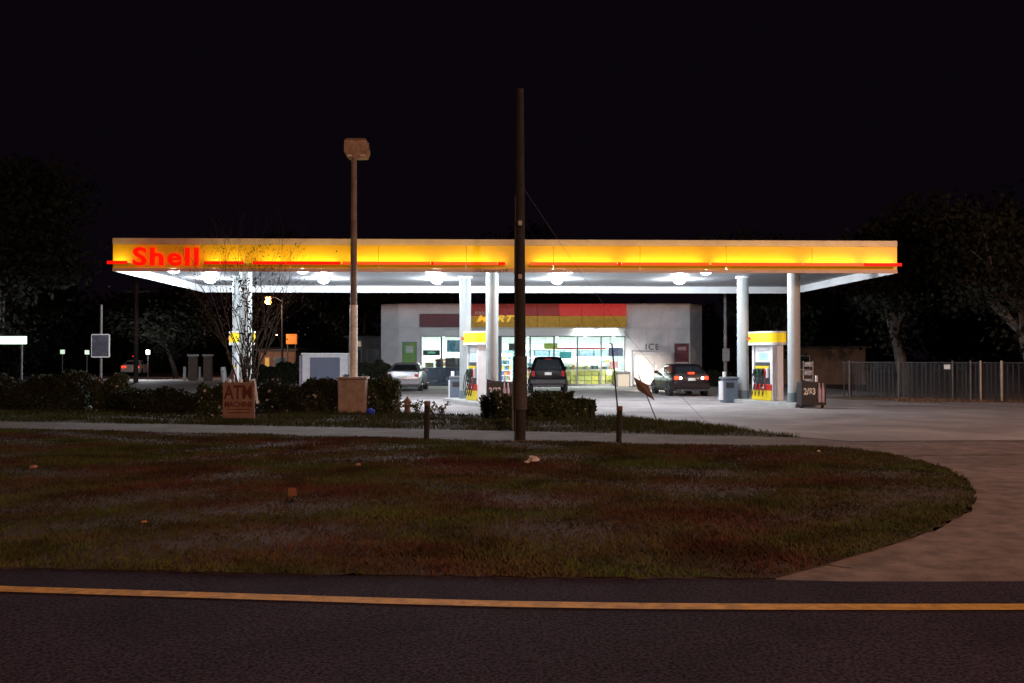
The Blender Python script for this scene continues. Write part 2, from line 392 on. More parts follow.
# ------------------------------------------------------------------ pump islands, dispensers, bins, drink displays
IR = math.atan2(1.07, 3.0)      # island heading, counter-clockwise from +Y
isl_m = mat('island_concrete', (.38, .37, .36), .8, .15, 3, .3)
names = ['left', 'middle', 'right']
for k, (X, Y) in enumerate(isl):
    o = MB().bbox(-.62, .62, -2.5, 2.5, -.05, .14, .03).build('pump_island', isl_m, None, (X, Y, 0), IR)
    tag(o, ['raised concrete pump island behind the ATM sign', 'raised concrete pump island behind the utility pole', 'raised concrete pump island at the right end of the canopy'][k], 'pump island', 'concrete pump islands')
steel = mat('pump_white', (.80, .80, .83), .35, .06, 3)
def dispenser(label, loc):
    t = thing('fuel_dispenser', label, 'fuel pump', loc, IR, 'fuel pumps under the canopy')
    y_em = mat('header_yellow', (.85, .62, .02), .4, .03, emit=(1, .66, .02), es=.38)
    # local: long axis Y, nozzle side at -X
    MB().bbox(-.26, .26, -.62, .62, .14, .5, .02).build('base_panel', mat('pump_yellow', (.8, .6, .01), .4, .05), t)
    MB().bbox(-.262, .262, -.625, .45, .5, .72, .01).build('red_band', mat('pump_red', (.55, .03, .02), .4, .1), t)
    text('pump_print', 'Shell', .13, (-.27, -.1, .61), -math.pi/2, mat('white_print', (.8, .8, .8), .5), t, extrude=.003)
    MB().bbox(-.22, .22, -.5, .45, .722, 1.5, .02).build('housing', mat('pump_dark', (.05, .055, .065), .4, .2), t)
    s = MB().bbox(-.2, .2, -.5, .45, 1.502, 2.13, .02).build('display_head', steel, t)
    MB().bbox(-.215, -.203, -.3, .2, 1.6, 1.85, .005).build('screen', mat('screen_blue', (.3, .5, .8), .2, .3, 6, emit=(.4, .6, .9), es=.5), s)
    MB().bbox(-.215, -.203, -.35, .3, 1.92, 2.04, .004).build('price_strip', mat('price_white', (.8, .8, .82), .4), s)
    MB().bbox(-.23, .23, -.66, -.50, .14, 2.16, .015).build('end_panel', steel, t)
    MB().bbox(-.23, .23, .50, .63, .14, 2.16, .015).build('end_panel', steel, t)
    MB().bbox(-.25, .25, -.45, .4, 1.28, 1.38, .01).build('yellow_shelf', mat('pump_yellow', (.8, .6, .01)), t)
    for i, yy in enumerate((-.32, -.08, .16, .36)):
        c_ = [red_off, dark, mat('nozzle_green', (.02, .16, .06), .5), dark][i]
        nz = MB().bbox(-.34, -.235, yy-.045, yy+.045, 1.0, 1.26, .02).tube([(-.30, yy, 1.02), (-.34, yy, .9), (-.31, yy, .78)], .016, 8).build('nozzle', c_, t)
        MB().tube([(-.30, yy, 1.25), (-.42, yy-.03, 1.0), (-.46, yy-.02, .6), (-.38, yy+.05, .3), (-.28, yy+.05, .72)], .018, 6).build('hose', rubber, nz, smooth=60)
    MB().bbox(-.30, -.225, -.44, -.30, .95, 1.3, .01).build('card_reader', steel, t)
    h = MB()
    n = 10
    poly = [(-.42+.07*math.cos(0), -.72)]
    poly = [(-.36, -.82), (.36, -.82), (.36, .82), (-.36, .82)]
    curve = []
    for kx in range(n+1):
        u = -1+2*kx/n; curve.append((-.40-.07*(1-u*u), u*.84))
    ring = [(.44*math.copysign(abs(math.cos(q))**.62, math.cos(q)), .82*math.copysign(abs(math.sin(q))**.62, math.sin(q))) for q in [2*math.pi*i/32 for i in range(32)]]
    MB().prism(ring, 2.22, 2.56).build('header', y_em, t)
    hd = MB().prism([(x*1.03, y*1.02) for x, y in ring], 2.562, 2.62).build('header_trim', steel, t)
    MB().prism([(x*1.03, y*1.02) for x, y in ring], 2.13, 2.218).build('header_trim', steel, t)
    # little scallop emblem at the near end of the header
    e = MB(); pts = [(0, 0)]+[(.09*math.cos(R(a)), .09*math.sin(R(a))*1.05) for a in range(-10, 191, 20)]
    e.slab([(-.425, .5-p[0], 2.34+p[1]) for p in pts][::-1], .04); e.build('emblem', mat('emblem_red', (.7, .05, .02), .4), t)
    MB().bbox(-.45, -.43, -.35, .30, 2.375, 2.40, .004).build('header_stripe', mat('header_stripe', (.65, .4, .02), .4), t)
    return t
dispenser('fuel pump with yellow header between the two right canopy columns', (isl[2][0], isl[2][1]+.1, 0))
dispenser('fuel pump with yellow header partly hidden behind the middle canopy column', (isl[1][0], isl[1][1]+.1, 0))
dispenser('fuel pump behind the bare bush and ATM sign at the left end of the canopy', (isl[0][0], isl[0][1]+.1, 0))

def service_bin(label, loc):
    t = thing('service_bin', label, 'bin', loc, IR*.3, 'blue grey bins beside the pumps')
    MB().bbox(-.28, .28, -.25, .25, 0, .86, .04).build('bin_body', mat('bin_blue', (.10, .14, .2), .5, .15), t)
    MB().bbox(-.31, .31, -.28, .28, .862, .96, .03).build('bin_lid', darkgrey, t)
    MB().bbox(-.34, -.285, -.2, .2, .1, .8, .01).build('side_panel', steel, t)
    MB().bbox(-.2, .1, -.268, -.252, .55, .75, .005).build('slot', dark, t)
    MB().tube([(-.18, 0, .96), (-.18, 0, 1.15)], .07, 10).build('towel_holder', steel, t, smooth=40)
x, y = G(729, 402.5); service_bin('blue grey bin with white side panel left of the right pump columns', (x, y, 0))
x, y = G(457, 401); service_bin('blue grey bin just left of the middle pump column', (x, y+.2, 0))

def drink_cart(label, loc):
    t = thing('drink_display', label, 'display', loc, R(4), 'black drink displays at the pump islands')
    MB().bbox(-.42, .42, -.2, .25, .1, .86, .015).build('cooler_body', mat('cooler_black', (.02, .018, .022), .4, .2), t)
    MB().slab([(-.42, -.2, .86), (-.42, -.2, .96), (-.25, -.2, .9), (.42, -.2, .86)], .02).build('header_card', dark, t)
    text('price_text', '2/$3', .30, (-.15, -.215, .55), 0, mat('white_print', (.8, .8, .8), .5), t, extrude=.004, offset=.01, sx=.74)
    text('small_print', 'ENERGY', .11, (-.13, -.215, .8), 0, mat('pink_print', (.6, .4, .42), .5), t, extrude=.002) if 0 else None
    bt = mat('bottle_print', (.55, .42, .5), .4, .25, 20)
    for i, bx in enumerate((.17, .29)):
        MB().tube([(bx, -.225, .2), (bx, -.225, .6), (bx, -.225, .72), (bx, -.225, .84)], [.055, .055, .03, .02], 10).build('bottle', bt, t, smooth=40)
    for xx in (-.36, .36):
        MB().tube([(xx-.03, 0, .06), (xx+.03, 0, .06)], .06, 10).build('wheel', rubber, t)
    MB().tube([(.2, .1, .86), (.2, .1, 1.08)], [.05, .04], 10).build('bottle', steel, t, smooth=40)
x, y = G(810, 408); drink_cart('black display with 2/$3 print in front of the right canopy column', (x+.05, y, 0))
x, y = G(499, 407); drink_cart('black display with 2/$3 print between the middle column and the utility pole', (x, y, 0))
# rack behind the right display
t = thing('wire_rack', 'pale wire rack of goods just right of the front right column', 'rack', (*G(808, 404.5), 0))
MB().bbox(-.18, .18, -.12, .12, .0, .08, .01).build('rack_base', steel, t)
for k in range(4): MB().bbox(-.18, .18, -.12, .12, .45+k*.3, .47+k*.3, .005).bbox(-.13, .12, -.1, .08, .472+k*.3, .62+k*.3, .01).build('shelf', mat('rack_grey', (.35, .36, .38), .6, .4, 12), t)
for sx in (-.17, .17): MB().tube([(sx, 0, 0), (sx, 0, 1.55)], .012, 6).build('upright', steel, t)

# ------------------------------------------------------------------ store
SY = 58.3
ST = thing('convenience_store', 'white panelled convenience store with bright windows and red and yellow sign band', 'store', (0, SY, 0))
XL, XR = -6.62, 10.42; ZT = 4.74
def wall_seg(x0, y0, x1, y1, z0, z1, nx, nz, sizes=None):
    "panels along a wall line, outer face towards -Y side"
    d = Vector((x1-x0, y1-y0)); L_ = d.length; a = math.atan2(d.y, d.x)
    bw = L_/nx; bh = (z1-z0)/nz
    proto = MB().bbox(.003, bw-.003, 0, .12, .003, bh-.003, .008)
    MB().box(0, L_, .125, .19, z0, z1).build('wall_backing', wall_white, ST, (x0, y0, 0), a)
    me = None
    for i in range(nx):
        for k in range(nz):
            if me is None: o = proto.build('wall_panel', wall_white, ST); me = o.data
            else: o = link('wall_panel', me, None, ST)
            p = Vector((x0, y0))+d*(i/nx); o.location = (p.x, p.y, z0+bh*k); o.rotation_euler = (0, 0, a)
OX0, OX1 = -5.33, 6.62; OZ = 2.93
wall_seg(XL, 0, OX0, 0, 0, 3.42, 1, 3); wall_seg(OX1, 0, XR, 0, 0, 3.42, 3, 3)
wall_seg(XL, 0, XR, 0, 3.42, ZT, 10, 1)
wall_seg(-7.72, .5, XL, 0, 0, 3.42, 1, 3); wall_seg(-7.72, .5, XL, 0, 3.42, ZT, 1, 1)
wall_seg(XR, 0, 11.38, 1.3, 0, 3.42, 1, 3); wall_seg(XR, 0, 11.38, 1.3, 3.42, ZT, 1, 1)
MB().box(-7.75, -7.6, .6, 12, 0, ZT).build('side_wall', wall_white, ST)
MB().box(11.25, 11.4, 1.42, 12, 0, ZT).build('side_wall', wall_white, ST)
MB().box(-7.75, 11.4, 12.002, 12.15, 0, ZT).build('back_wall', wall_white, ST)
MB().prism([(-7.58, .8), (XL+.3, .22), (XR-.3, .22), (11.22, 1.6), (11.22, 11.99), (-7.58, 11.99)], 4.45, 4.55).build('roof', darkgrey, ST)
cop = mat('coping', (.5, .47, .46), .6)
MB().box(XL-.02, XR+.02, -.03, .15, ZT+.003, ZT+.08).build('coping', cop, ST)
for (a, b) in (((-7.72, .5), (XL, 0)), ((XR, 0), (11.38, 1.3))):
    MB().slab([(a[0], a[1], ZT+.003), (b[0], b[1], ZT+.003), (b[0], b[1]+.2, ZT+.003), (a[0], a[1]+.2, ZT+.003)], -.07).build('coping', cop, ST)
# header beam over windows
MB().bbox(OX0, OX1, -.1, .1, OZ, 3.41, .01).build('header_beam', white_metal, ST)
# sign bands
maroon = mat('maroon_sign', (.16, .02, .035), .5, .2, 8)
MB().bbox(-5.4, -2.5, -.22, -.003, 3.46, 4.22, .02).build('sign_panel', maroon, ST)
sred = mat('sign_red', (.5, .035, .03), .5, .2, 4); syel = mat('sign_yellow', (.60, .32, .01), .5, .2, 4, emit=(1, .45, .01), es=.06)
n = 7; bw = (6.67+2.45)/n
sred_glow = mat('sign_red_glow', (.55, .035, .03), .5, .2, 4, emit=(1, .03, .025), es=.2)  # brighter light on the right-hand red panels, put in as weak emission
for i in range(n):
    MB().bbox(-2.45+i*bw+.004, -2.45+(i+1)*bw-.004, -.3, -.003, 4.1, 4.8, .02).build('sign_red_panel', sred_glow if i in (4, 5, 6) else sred, ST)
    MB().bbox(-2.45+i*bw+.004, -2.45+(i+1)*bw-.004, -.3, -.003, 3.4, 4.096, .02).build('sign_yellow_panel', syel, ST)
MB().bbox(-2.45, 6.67, -.45, -.302, 3.36, 3.42, .01).build('sign_ledge', white_metal, ST)
yl = mat('letter_yellow', (.8, .55, .02), .4, .02, emit=(1, .62, .02), es=.45)
text('sign_lettering', 'FOOD', .24, (-1.85, -.32, 4.25), 0, mat('letter_pale', (.7, .6, .5), .5), ST, extrude=.02, shear=.3)
text('sign_lettering', 'MART', .52, (-1.05, -.32, 3.92), 0, yl, ST, extrude=.03, shear=.35, offset=.015, sx=1.5)
# windows
alum = mat('window_frame', (.05, .07, .09), .4, .1)
pane_m = glass('shop_glass', (.93, .97, .96), .07)
bays = [-5.33, -4.13, -2.93, -1.72, -.72, .36, 1.06, 2.46, 3.83, 5.22, 6.62]
for i, bx in enumerate(bays):
    wd = .045 if i not in (4, 5) else .12
    MB().box(max(bx-wd, OX0), min(bx+wd, OX1), -.02, .08, .05, OZ-.003).build('mullion', mat('door_frame_blue', (.06, .10, .15), .4) if i in (4, 5) else alum, ST)
for i in range(len(bays)-1):
    a, b = bays[i]+.05, bays[i+1]-.05
    if i in (3, 4): a += .07*(i == 4); b -= .07
    f = MB().box(a, b, .02, .032, .13, OZ-.06).build('window_pane', pane_m, ST)
MB().box(OX0, OX1, -.03, .09, 0, .12).build('sill', alum, ST)
MB().box(OX0, OX1, -.022, .082, OZ-.055, OZ-.001).build('window_head', alum, ST)
for a, b in ((1.06, 6.62),):
    for i in range(6, 10): MB().box(bays[i]+.05, bays[i+1]-.05, -.01, .018, .96, 1.0).build('transom', alum, ST)
MB().tube([(-.2, -.06, .9), (-.2, -.06, 1.5)], .02, 8).build('door_handle', chrome, ST)
# interior (part of the building)
iw = mat('interior_white', (.74, .76, .74), .7, .05)
MB().box(-7.5, 11.1, .8, 11.9, .0, .03).build('shop_floor', mat('shop_floor', (.5, .5, .47), .3, .1, 2), ST)
MB().box(-7.55, 11.2, 9.0, 9.1, .03, 3.1).build('shop_back_wall', iw, ST)
MB().prism([(-6.5, .2), (10.2, .2), (11.05, 1.8), (11.05, 9.1), (-7.5, 9.1), (-7.5, 1.0)], 3.102, 3.16).build('shop_ceiling', iw, ST)
cl_m = mat('ceiling_tube', (.9, 1, .97), .4, .01, emit=(.85, 1, .95), es=10)
for xx in np.arange(-6.5, 10.6, 1.9):
    for yy in (1.3, 4.0, 6.7): MB().bbox(xx-.12, xx+.12, yy, yy+1.6, 3.03, 3.10, .01).build('ceiling_light', cl_m, ST)
for xx in (-4.5, -.5, 3, 6.5):
    lamp('shop_light', 'AREA', (xx, 3.6, 3.0), SHOP_W, (.93, 1, .95), ST, rot=(0, 0, 0), size=3, sizey=5)
# eave lights over the windows
ev = mat('eave_lens', (.9, 1, 1), .3, .01, emit=(.85, 1, 1), es=14)
for xx, pwr in ((-3.6, 0), (4.2, 60), (5.6, 40)):
    e = MB().bbox(xx-.5, xx+.5, -.42, -.2, 3.30, 3.355, .01).build('eave_light', ev if pwr else white_metal, ST)
    if pwr: lamp('eave_lamp', 'AREA', (xx, -.36, 3.27), pwr, (.85, 1, .97), ST, rot=(R(-25), 0, 0), size=1.0, sizey=.15)
# interior furniture: separate things
pal = [mat('prod_%d' % i, tuple(v*.55 for v in c), .5, .3, 9) for i, c in enumerate([(.5, .05, .05), (.05, .1, .45), (.6, .5, .05), (.08, .35, .12), (.6, .6, .6), (.6, .25, .04), (.05, .3, .4), (.03, .03, .04)])]
def shelf_unit(x, y, L_, label, h=1.5, rows=4, dense=.9):
    t = thing('shop_shelf', label, 'shelf unit', (x, y, .03), 0, 'shelves inside the shop')
    MB().bbox(-L_/2, L_/2, .22, .26, 0, h, .005).build('back_board', steel, t)
    for r in range(rows):
        z = .12+r*(h-.2)/rows
        MB().bbox(-L_/2, L_/2, -.2, .215, z, z+.03, .005).build('shelf', steel, t)
        xx = -L_/2+.05; groups = {}
        while xx < L_/2-.2:
            w_ = random.uniform(.08, .24); hh = random.uniform(.12, .27)
            if random.random() < dense: groups.setdefault(random.randrange(len(pal)), MB()).box(xx, xx+w_-.01, random.uniform(-.19, -.1), .2, z+.031, z+.031+hh)
            xx += w_
        for kk, mb in groups.items(): tag(mb.build('product_row', pal[kk], t), kind='stuff')
    return t
shelf_unit(3.2, SY+2.6, 4.6, 'long shelf of goods inside the shop behind the right windows', 1.45)
shelf_unit(3.9, SY+1.45, 4.9, 'front shelf of goods just behind the yellow drink cases', 1.35, 3)
shelf_unit(3.6, SY+5.0, 5.2, 'second shelf of goods deeper inside the shop behind the right windows', 1.7)
shelf_unit(-3.2, SY+3.0, 3.2, 'crowded shelf of goods inside the shop behind the left window', 1.75, 5)
shelf_unit(-2.0, SY+6.2, 4.0, 'far shelf against the back of the shop behind the door', 1.9, 5)
t = thing('shop_counter', 'dark blue grey counter inside the left shop window', 'counter', (-3.55, SY+.75, .03))
MB().bbox(-1.72, 1.72, -.25, .25, 0, 1.0, .02).build('counter_front', bluegrey, t)
MB().bbox(-1.76, 1.76, -.3, .3, 1.002, 1.06, .02).build('counter_top', darkgrey, t)
MB().bbox(.25, .75, -.272, -.254, .35, .85, .005).build('poster', mat('poster_blue', (.25, .28, .5), .5, .5, 8), t)
MB().bbox(-.95, -.55, -.2, .2, 1.07, 1.55, .02).build('register', dark, t)
MB().bbox(-.4, .6, -.15, .2, 1.07, 1.62, .03).build('cigarette_rack', mat('rack_mix', (.02, .02, .03), .5, 0, 7, col2=(.16, .15, .17)), t)
MB().bbox(.75, 1.5, -.15, .2, 1.07, 1.45, .03).bbox(-1.6, -1.1, -.1, .2, 1.07, 1.35, .03).build('snack_rack', mat('rack_mix2', (.05, .06, .05), .5, 0, 9, col2=(.3, .24, .12)), t)
# window display of yellow cases
t = thing('case_stack', 'low wall of yellow drink cases behind the right shop windows', 'drink cases', (0, SY+.35, .03))
ym = [mat('case_yellow%d' % i, c, .5, .35, 7) for i, c in enumerate([(.62, .55, .05), (.5, .5, .08), (.75, .66, .25), (.32, .30, .05)])]
cxm = {}
for bx in np.arange(1.2, 6.4, .41):
    for k in range(3):
        key = random.randrange(4)
        me = cxm.get(key)
        hgt = .28
        if me is None:
            o = MB().bbox(-.19, .19, 0, .3, 0, .27, .01).build('drink_case', ym[key], t); cxm[key] = o.data
        else: o = link('drink_case', me, None, t)
        o.location = (bx+random.uniform(-.01, .01), random.uniform(0, .05), k*.29)
def hang(label, x, y, z, w_, h_, m, txt=None, tm=None, nm='hanging_sign'):
    t = thing(nm, label, 'sign', (x, SY+y, z), 0, 'signs hung inside the shop windows')
    MB().bbox(-w_/2, w_/2, -.015, .015, -h_/2, h_/2, .005).build('board', m, t)
    for sx in (-.4, .4): MB().tube([(sx*w_, 0, h_/2), (sx*w_, 0, 3.1-z)], .004, 4).build('cord', dark, t)
    if txt: text('print', txt, h_*.6, (0, -.02, 0), 0, tm, t, extrude=.002)
hang('small dark OPEN sign hung in the left shop window', -4.75, .4, 1.95, 1.0, .3, dark, 'OPEN', mat('print_green', (.2, .7, .5), .4, emit=(.2, .9, .6), es=.8))
hang('blue oval picture sign in the left shop window', -3.3, .6, 2.35, 1.1, .7, mat('sign_bluepic', (.15, .35, .5), .5, .6, 5))
hang('red banner low in the left shop window', -2.2, .5, 1.75, 1.2, .4, mat('banner_red', (.65, .05, .04), .5, .3, 5))
hang('dark oval sign hung just left of the utility pole inside the shop', .2, 1.2, 2.3, .8, .42, mat('sign_dk', (.06, .07, .06), .5, .5, 6))
hang('green and yellow sign hung behind the right windows', 2.3, .8, 2.35, .8, .34, mat('sign_gy', (.2, .45, .05), .5, 0, 4, col2=(.7, .6, .1)))
hang('thin red strip sign hung behind the right windows', 4.0, 1.1, 2.2, 3.2, .1, mat('strip_red', (.6, .04, .08), .5))
hang('cyan poster in the second right window', 3.15, .3, 1.8, .7, .4, mat('poster_cyan', (.1, .5, .55), .5, .2))
hang('dark blue poster in the last right window', 6.1, .25, 2.0, .85, .5, mat('poster_navy', (.05, .05, .14), .5, .7, 9))
hang('pink poster low in the last right window', 6.0, .25, 1.25, .5, .4, mat('poster_pink', (.6, .25, .3), .5, .2))
# back cooler wall
t = thing('drink_cooler', 'glass door cooler along the back wall inside the shop', 'cooler', (3.5, SY+8.5, .03))
for i in range(8):
    MB().bbox(-4+i*1.0+.03, -3+i*1.0-.03, -.02, .4, .15, 2.1, .02).build('cooler_door', mat('cooler_face%d' % (i % 3), [(.25, .4, .45), (.4, .5, .5), (.2, .3, .4)][i % 3], .2, .6, 9), t)
MB().bbox(-4.05, 4.05, -.05, .45, 2.12, 2.5, .02).build('cooler_header', mat('cooler_header', (.7, .75, .75), .5), t)
# outdoor wall posters, ICE box, trash can, headline letters
def poster(label, x, z0, z1, w_, mframe, m1, m2=None, txt=None):
    t = thing('wall_poster', label, 'poster', (x, SY-.003, 0), 0, 'framed posters on the store wall')
    MB().bbox(-w_/2, w_/2, -.05, 0, z0, z1, .01).build('poster_frame', mframe, t)
    zm = z0+(z1-z0)*.3
    MB().box(-w_/2+.04, w_/2-.04, -.058, -.051, zm, z1-.04).build('poster_print', m1, t)
    MB().box(-w_/2+.04, w_/2-.04, -.058, -.051, z0+.04, zm-.01).build('poster_print', m2, t)
    return t
pg = poster('green and yellow framed poster left of the windows above the silver car', -6.0, .85, 2.58, .84, darkgrey, mat('poster_green', (.30, .36, .04), .5, 0, 3, col2=(.06, .38, .10)), mat('poster_pale', (.55, .6, .58), .5, .2, 10))
MB().box(-.22, .22, -.066, -.0585, 1.95, 2.35).build('poster_picture', mat('poster_pale', (.55, .6, .58)), pg)
pr = poster('maroon framed poster with white lower panel on the right of the store wall', 9.93, .95, 2.5, .86, darkgrey, mat('poster_maroon', (.14, .02, .04), .5, .5, 6), mat('poster_white', (.55, .55, .57), .5, .1))
text('poster_text', 'CLASS', .26, (0, -.062, 1.2), 0, mat('print_dark', (.05, .03, .03)), pr, extrude=.001) if 0 else None
MB().box(-.25, .25, -.066, -.0585, 2.1, 2.3).build('poster_picture', mat('poster_rose', (.5, .3, .33), .5, .3, 9), pr)
for k in range(3): MB().box(-.3, .3-.1*k, -.066, -.0585, 1.08+.1*k, 1.12+.1*k).build('poster_line', darkgrey, pr)
ib = thing('ice_freezer', 'white ice freezer chest with doors standing against the store wall', 'ice freezer', (8.15, SY-.55, 0))
MB().bbox(-1.1, 1.1, -.35, .4, .1, 2.0, .03).build('cabinet', mat('freezer_white', (.62, .60, .62), .4, .12, 3), ib)
for sx in (-1, 1):
    d_ = MB().bbox(sx*.53-.48, sx*.53+.48, -.40, -.352, .25, 1.85, .015).build('freezer_door', mat('freezer_door', (.66, .62, .62), .35, .12, 2), ib)
    MB().bbox(sx*.14-.02, sx*.14+.02, -.44, -.402, .9, 1.25, .008).build('door_handle', chrome, d_)
MB().box(-1.05, 1.05, -.33, .38, 0, .1).build('plinth', dark, ib)
ic = thing('ice_lettering', 'dark ICE letters standing above the white freezer', 'sign', (8.3, SY-.02, 2.28), 0)
text('letter', 'ICE', .5, (-.1, -.03, 0), 0, dark, ic, extrude=.03, split=True, spacing=1.2)
tc_ = thing('litter_bin', 'square litter bin with pebbled panels and dark lid by the right window', 'bin', (6.4, SY-.9, 0))
MB().bbox(-.36, .36, -.3, .3, 0, .72, .03).build('bin_body', mat('pebble', (.42, .38, .32), .9, .3, 30, .5), tc_)
MB().bbox(-.40, .40, -.34, .34, .722, .86, .04).build('bin_lid', dark, tc_)
for sx in (-.36, .36): MB().bbox(sx-.04, sx+.04, -.32, -.27, .0, .72, .01).build('bin_post', dark, tc_)

# ------------------------------------------------------------------ cars
def car(label, loc, rz, kind, paint, on=False, rev=True, headlights=False, cat='car', L=4.6, W=1.78, H=1.45, group='cars at the station', glassm=None):
    t = thing('parked_car', label, cat, loc, rz, group)
    hl = L/2; w2 = W/2
    suv = kind == 'suv'
    belt = 1.08 if suv else .95
    zb = .30 if suv else .2
    if kind == 'sedan':
        st = [(-hl, .38, .74, .78), (-hl+.05, .30, .97, .90), (-hl+.25, .22, 1.02, .97), (-hl+.8, .20, 1.02, .995), (-.6, zb, .98, 1), (.6, zb, .95, 1), (1.2, zb, .92, .99), (hl-.5, .22, .82, .96), (hl-.12, .28, .70, .86), (hl, .38, .6, .70)]
        gh = [(-1.55, -1.02, .45, 1.32)]; yb0, yr0, yr1, yb1 = -hl+.55, -1.0, .25, 1.15
    elif kind == 'hatch':
        st = [(-hl, .38, .80, .80), (-hl+.05, .28, .98, .92), (-hl+.25, .22, 1.0, .97), (-hl+.8, .2, .99, .995), (-.6, zb, .96, 1), (.6, zb, .93, 1), (1.2, zb, .90, .99), (hl-.5, .22, .80, .96), (hl-.12, .28, .68, .86), (hl, .38, .58, .70)]
        yb0, yr0, yr1, yb1 = -hl+.12, -hl+.75, .2, 1.1
    else:
        st = [(-hl, .45, .95, .86), (-hl+.05, .36, 1.10, .94), (-hl+.25, .3, 1.10, .985), (-hl+.8, .3, 1.10, 1), (-.6, zb, 1.08, 1), (.6, zb, 1.06, 1), (1.1, zb, 1.04, 1), (hl-.5, .3, .98, .97), (hl-.1, .36, .86, .9), (hl, .45, .75, .78)]
        yb0, yr0, yr1, yb1 = -hl+.06, -hl+.32, .45, 1.1
    rings = []
    for (y, b, tz, k) in st:
        w_ = w2*k; m_ = (b+tz)/2
        half = [(w_*.86, b), (w_*.98, b+.10), (w_, m_), (w_*.975, tz-.13), (w_*.90, tz-.03), (w_*.6, tz+.012)]
        rings.append([(x, y, z) for x, z in half]+[(-x, y, z) for x, z in half[::-1]])
    MB().loft(rings).build('body', paint, t, smooth=35)
    # greenhouse
    bw, rw = w2*.93, w2*.70
    def zbelt(y):
        for i in range(len(st)-1):
            if st[i][0] <= y <= st[i+1][0]:
                u = (y-st[i][0])/(st[i+1][0]-st[i][0]); return st[i][2]+(st[i+1][2]-st[i][2])*u-.03
        return .95
    def gring(f):
        # f: 0 belt .. 1 roof
        ya = yb0+(yr0-yb0)*f; yb = yb1+(yr1-yb1)*f; ww = bw+(rw-bw)*f
        za = zbelt(yb0)+(H-.09-zbelt(yb0))*f; zb_ = zbelt(yb1)+(H-.09-zbelt(yb1))*f
        c = .09
        return [(-ww+c, ya, za), (ww-c, ya, za), (ww, ya+c, za), (ww+.01*math.sin(f*3), (ya+yb)/2, (za+zb_)/2), (ww, yb-c, zb_), (ww-c, yb, zb_), (-ww+c, yb, zb_), (-ww, yb-c, zb_), (-ww-.01*math.sin(f*3), (ya+yb)/2, (za+zb_)/2), (-ww, ya+c, za)]
    r = [gring(0), gring(.5), gring(1)]
    top = [(x*.93, (y-(yr0+yr1)/2)*.93+(yr0+yr1)/2, H-.025) for x, y, z in gring(1)]
    top2 = [(x*.6, (y-(yr0+yr1)/2)*.65+(yr0+yr1)/2, H) for x, y, z in gring(1)]
    MB().loft(r+[top, top2]).build('cabin', paint, t, smooth=50)
    g_ = glassm or mat('car_glass', (.02, .024, .028), .06, .05, spec=.8)
    def face(a0, a1, b0, b1, ins, nm):
        a0, a1, b0, b1 = map(Vector, (a0, a1, b0, b1))   # bottom a0->a1, top b0->b1
        c = (a0+a1+b0+b1)/4; nrm = (a1-a0).cross(b0-a0).normalized()
        if nrm.dot(c-Vector((0, c.y*.3, 1.1))) < 0: nrm = -nrm
        def lp(u, v): return (a0+(a1-a0)*u)*(1-v)+(b0+(b1-b0)*u)*v
        q = [lp(ins, .10), lp(1-ins, .10), lp(1-ins, .9), lp(ins, .9)]
        MB().loft([[p-nrm*.004 for p in q], [p+nrm*.012 for p in q]]).build(nm, g_, t)
    g0, g1 = gring(0), gring(1)
    face(g0[0], g0[1], g1[0], g1[1], .05, 'rear_window'); face(g0[6], g0[5], g1[6], g1[5], .05, 'windscreen')
    for (i, j, k) in ((2, 3, 4), (9, 8, 7)):
        face(g0[i], g0[j], g1[i], g1[j], .07, 'side_window'); face(g0[j], g0[k], g1[j], g1[k], .05, 'side_window')
    # lights
    tl = mat('tail_lit', (.6, .05, .02), .3, .02, emit=(1, .022, .004), es=5) if on else mat('tail_off', (.35, .015, .02), .15, .1, spec=.8)
    zt = .80 if suv else .78
    for sx in (-1, 1):
        lw = .16 if suv else (.2 if rev else .42)
        x1 = sx*w2*.86; x0 = x1-sx*lw
        z0, z1 = (.78, 1.06) if suv else (.72, .87)
        q = MB().bbox(min(x0, x1), max(x0, x1), -hl-.03, -hl+.12, z0, z1, .05).build('tail_light', tl, t)
        if on and rev: MB().bbox(min(x0-sx*.12, x0-sx*.02), max(x0-sx*.12, x0-sx*.02), -hl-.02, -hl+.1, z0+.02, z1-.03, .02).build('reverse_light', mat('reverse_lit', (.9, .9, .9), .3, .02, emit=(1, .93, .9), es=18), t)
        hx = sx*w2*.62
        h_ = MB().bbox(hx-.2, hx+.2, hl-.16, hl-.02, .58, .72, .03).build('headlight', mat('headlight_on', (.9, .9, .9), .2, .02, emit=(1, .95, .85), es=12) if headlights else chrome, t)
        if headlights: lamp('headlight_beam', 'SPOT', (hx, hl+.12, .62), 3200, (1, .93, .82), t, .05, rot=(R(85), 0, 0), spot=34, blend=.8)
        MB().bbox(sx*(w2*.98)-.09, sx*(w2*.98)+.09, yb1-.35, yb1-.22, belt, belt+.13, .03).build('wing_mirror', paint, t)
        for yy in (-.55, .35): MB().bbox(sx*w2*.985-.015, sx*w2*.985+.02*sx+.01, yy-.09, yy+.09, belt-.14, belt-.11, .006).build('door_handle', chrome, t)
        MB().box(sx*w2*.997-.004, sx*w2*.997+.006, -.12, -.1, .32, belt-.05).build('door_gap', rubber, t)
    MB().bbox(-w2*.92, w2*.92, -hl-.06, -hl+.2, .33 if not suv else .42, .60 if not suv else .66, .05).build('rear_bumper', paint if not suv else dark, t)
    MB().bbox(-w2*.8, w2*.8, -hl-.03, -hl+.15, .23 if not suv else .3, .327 if not suv else .417, .02).build('rear_valance', dark, t)
    MB().bbox(-.16, .16, -hl-.045, -hl-.02, .68 if not suv else .86, .80 if not suv else .99, .006).build('licence_plate', mat('plate', (.6, .62, .6), .4, .3, 22), t)
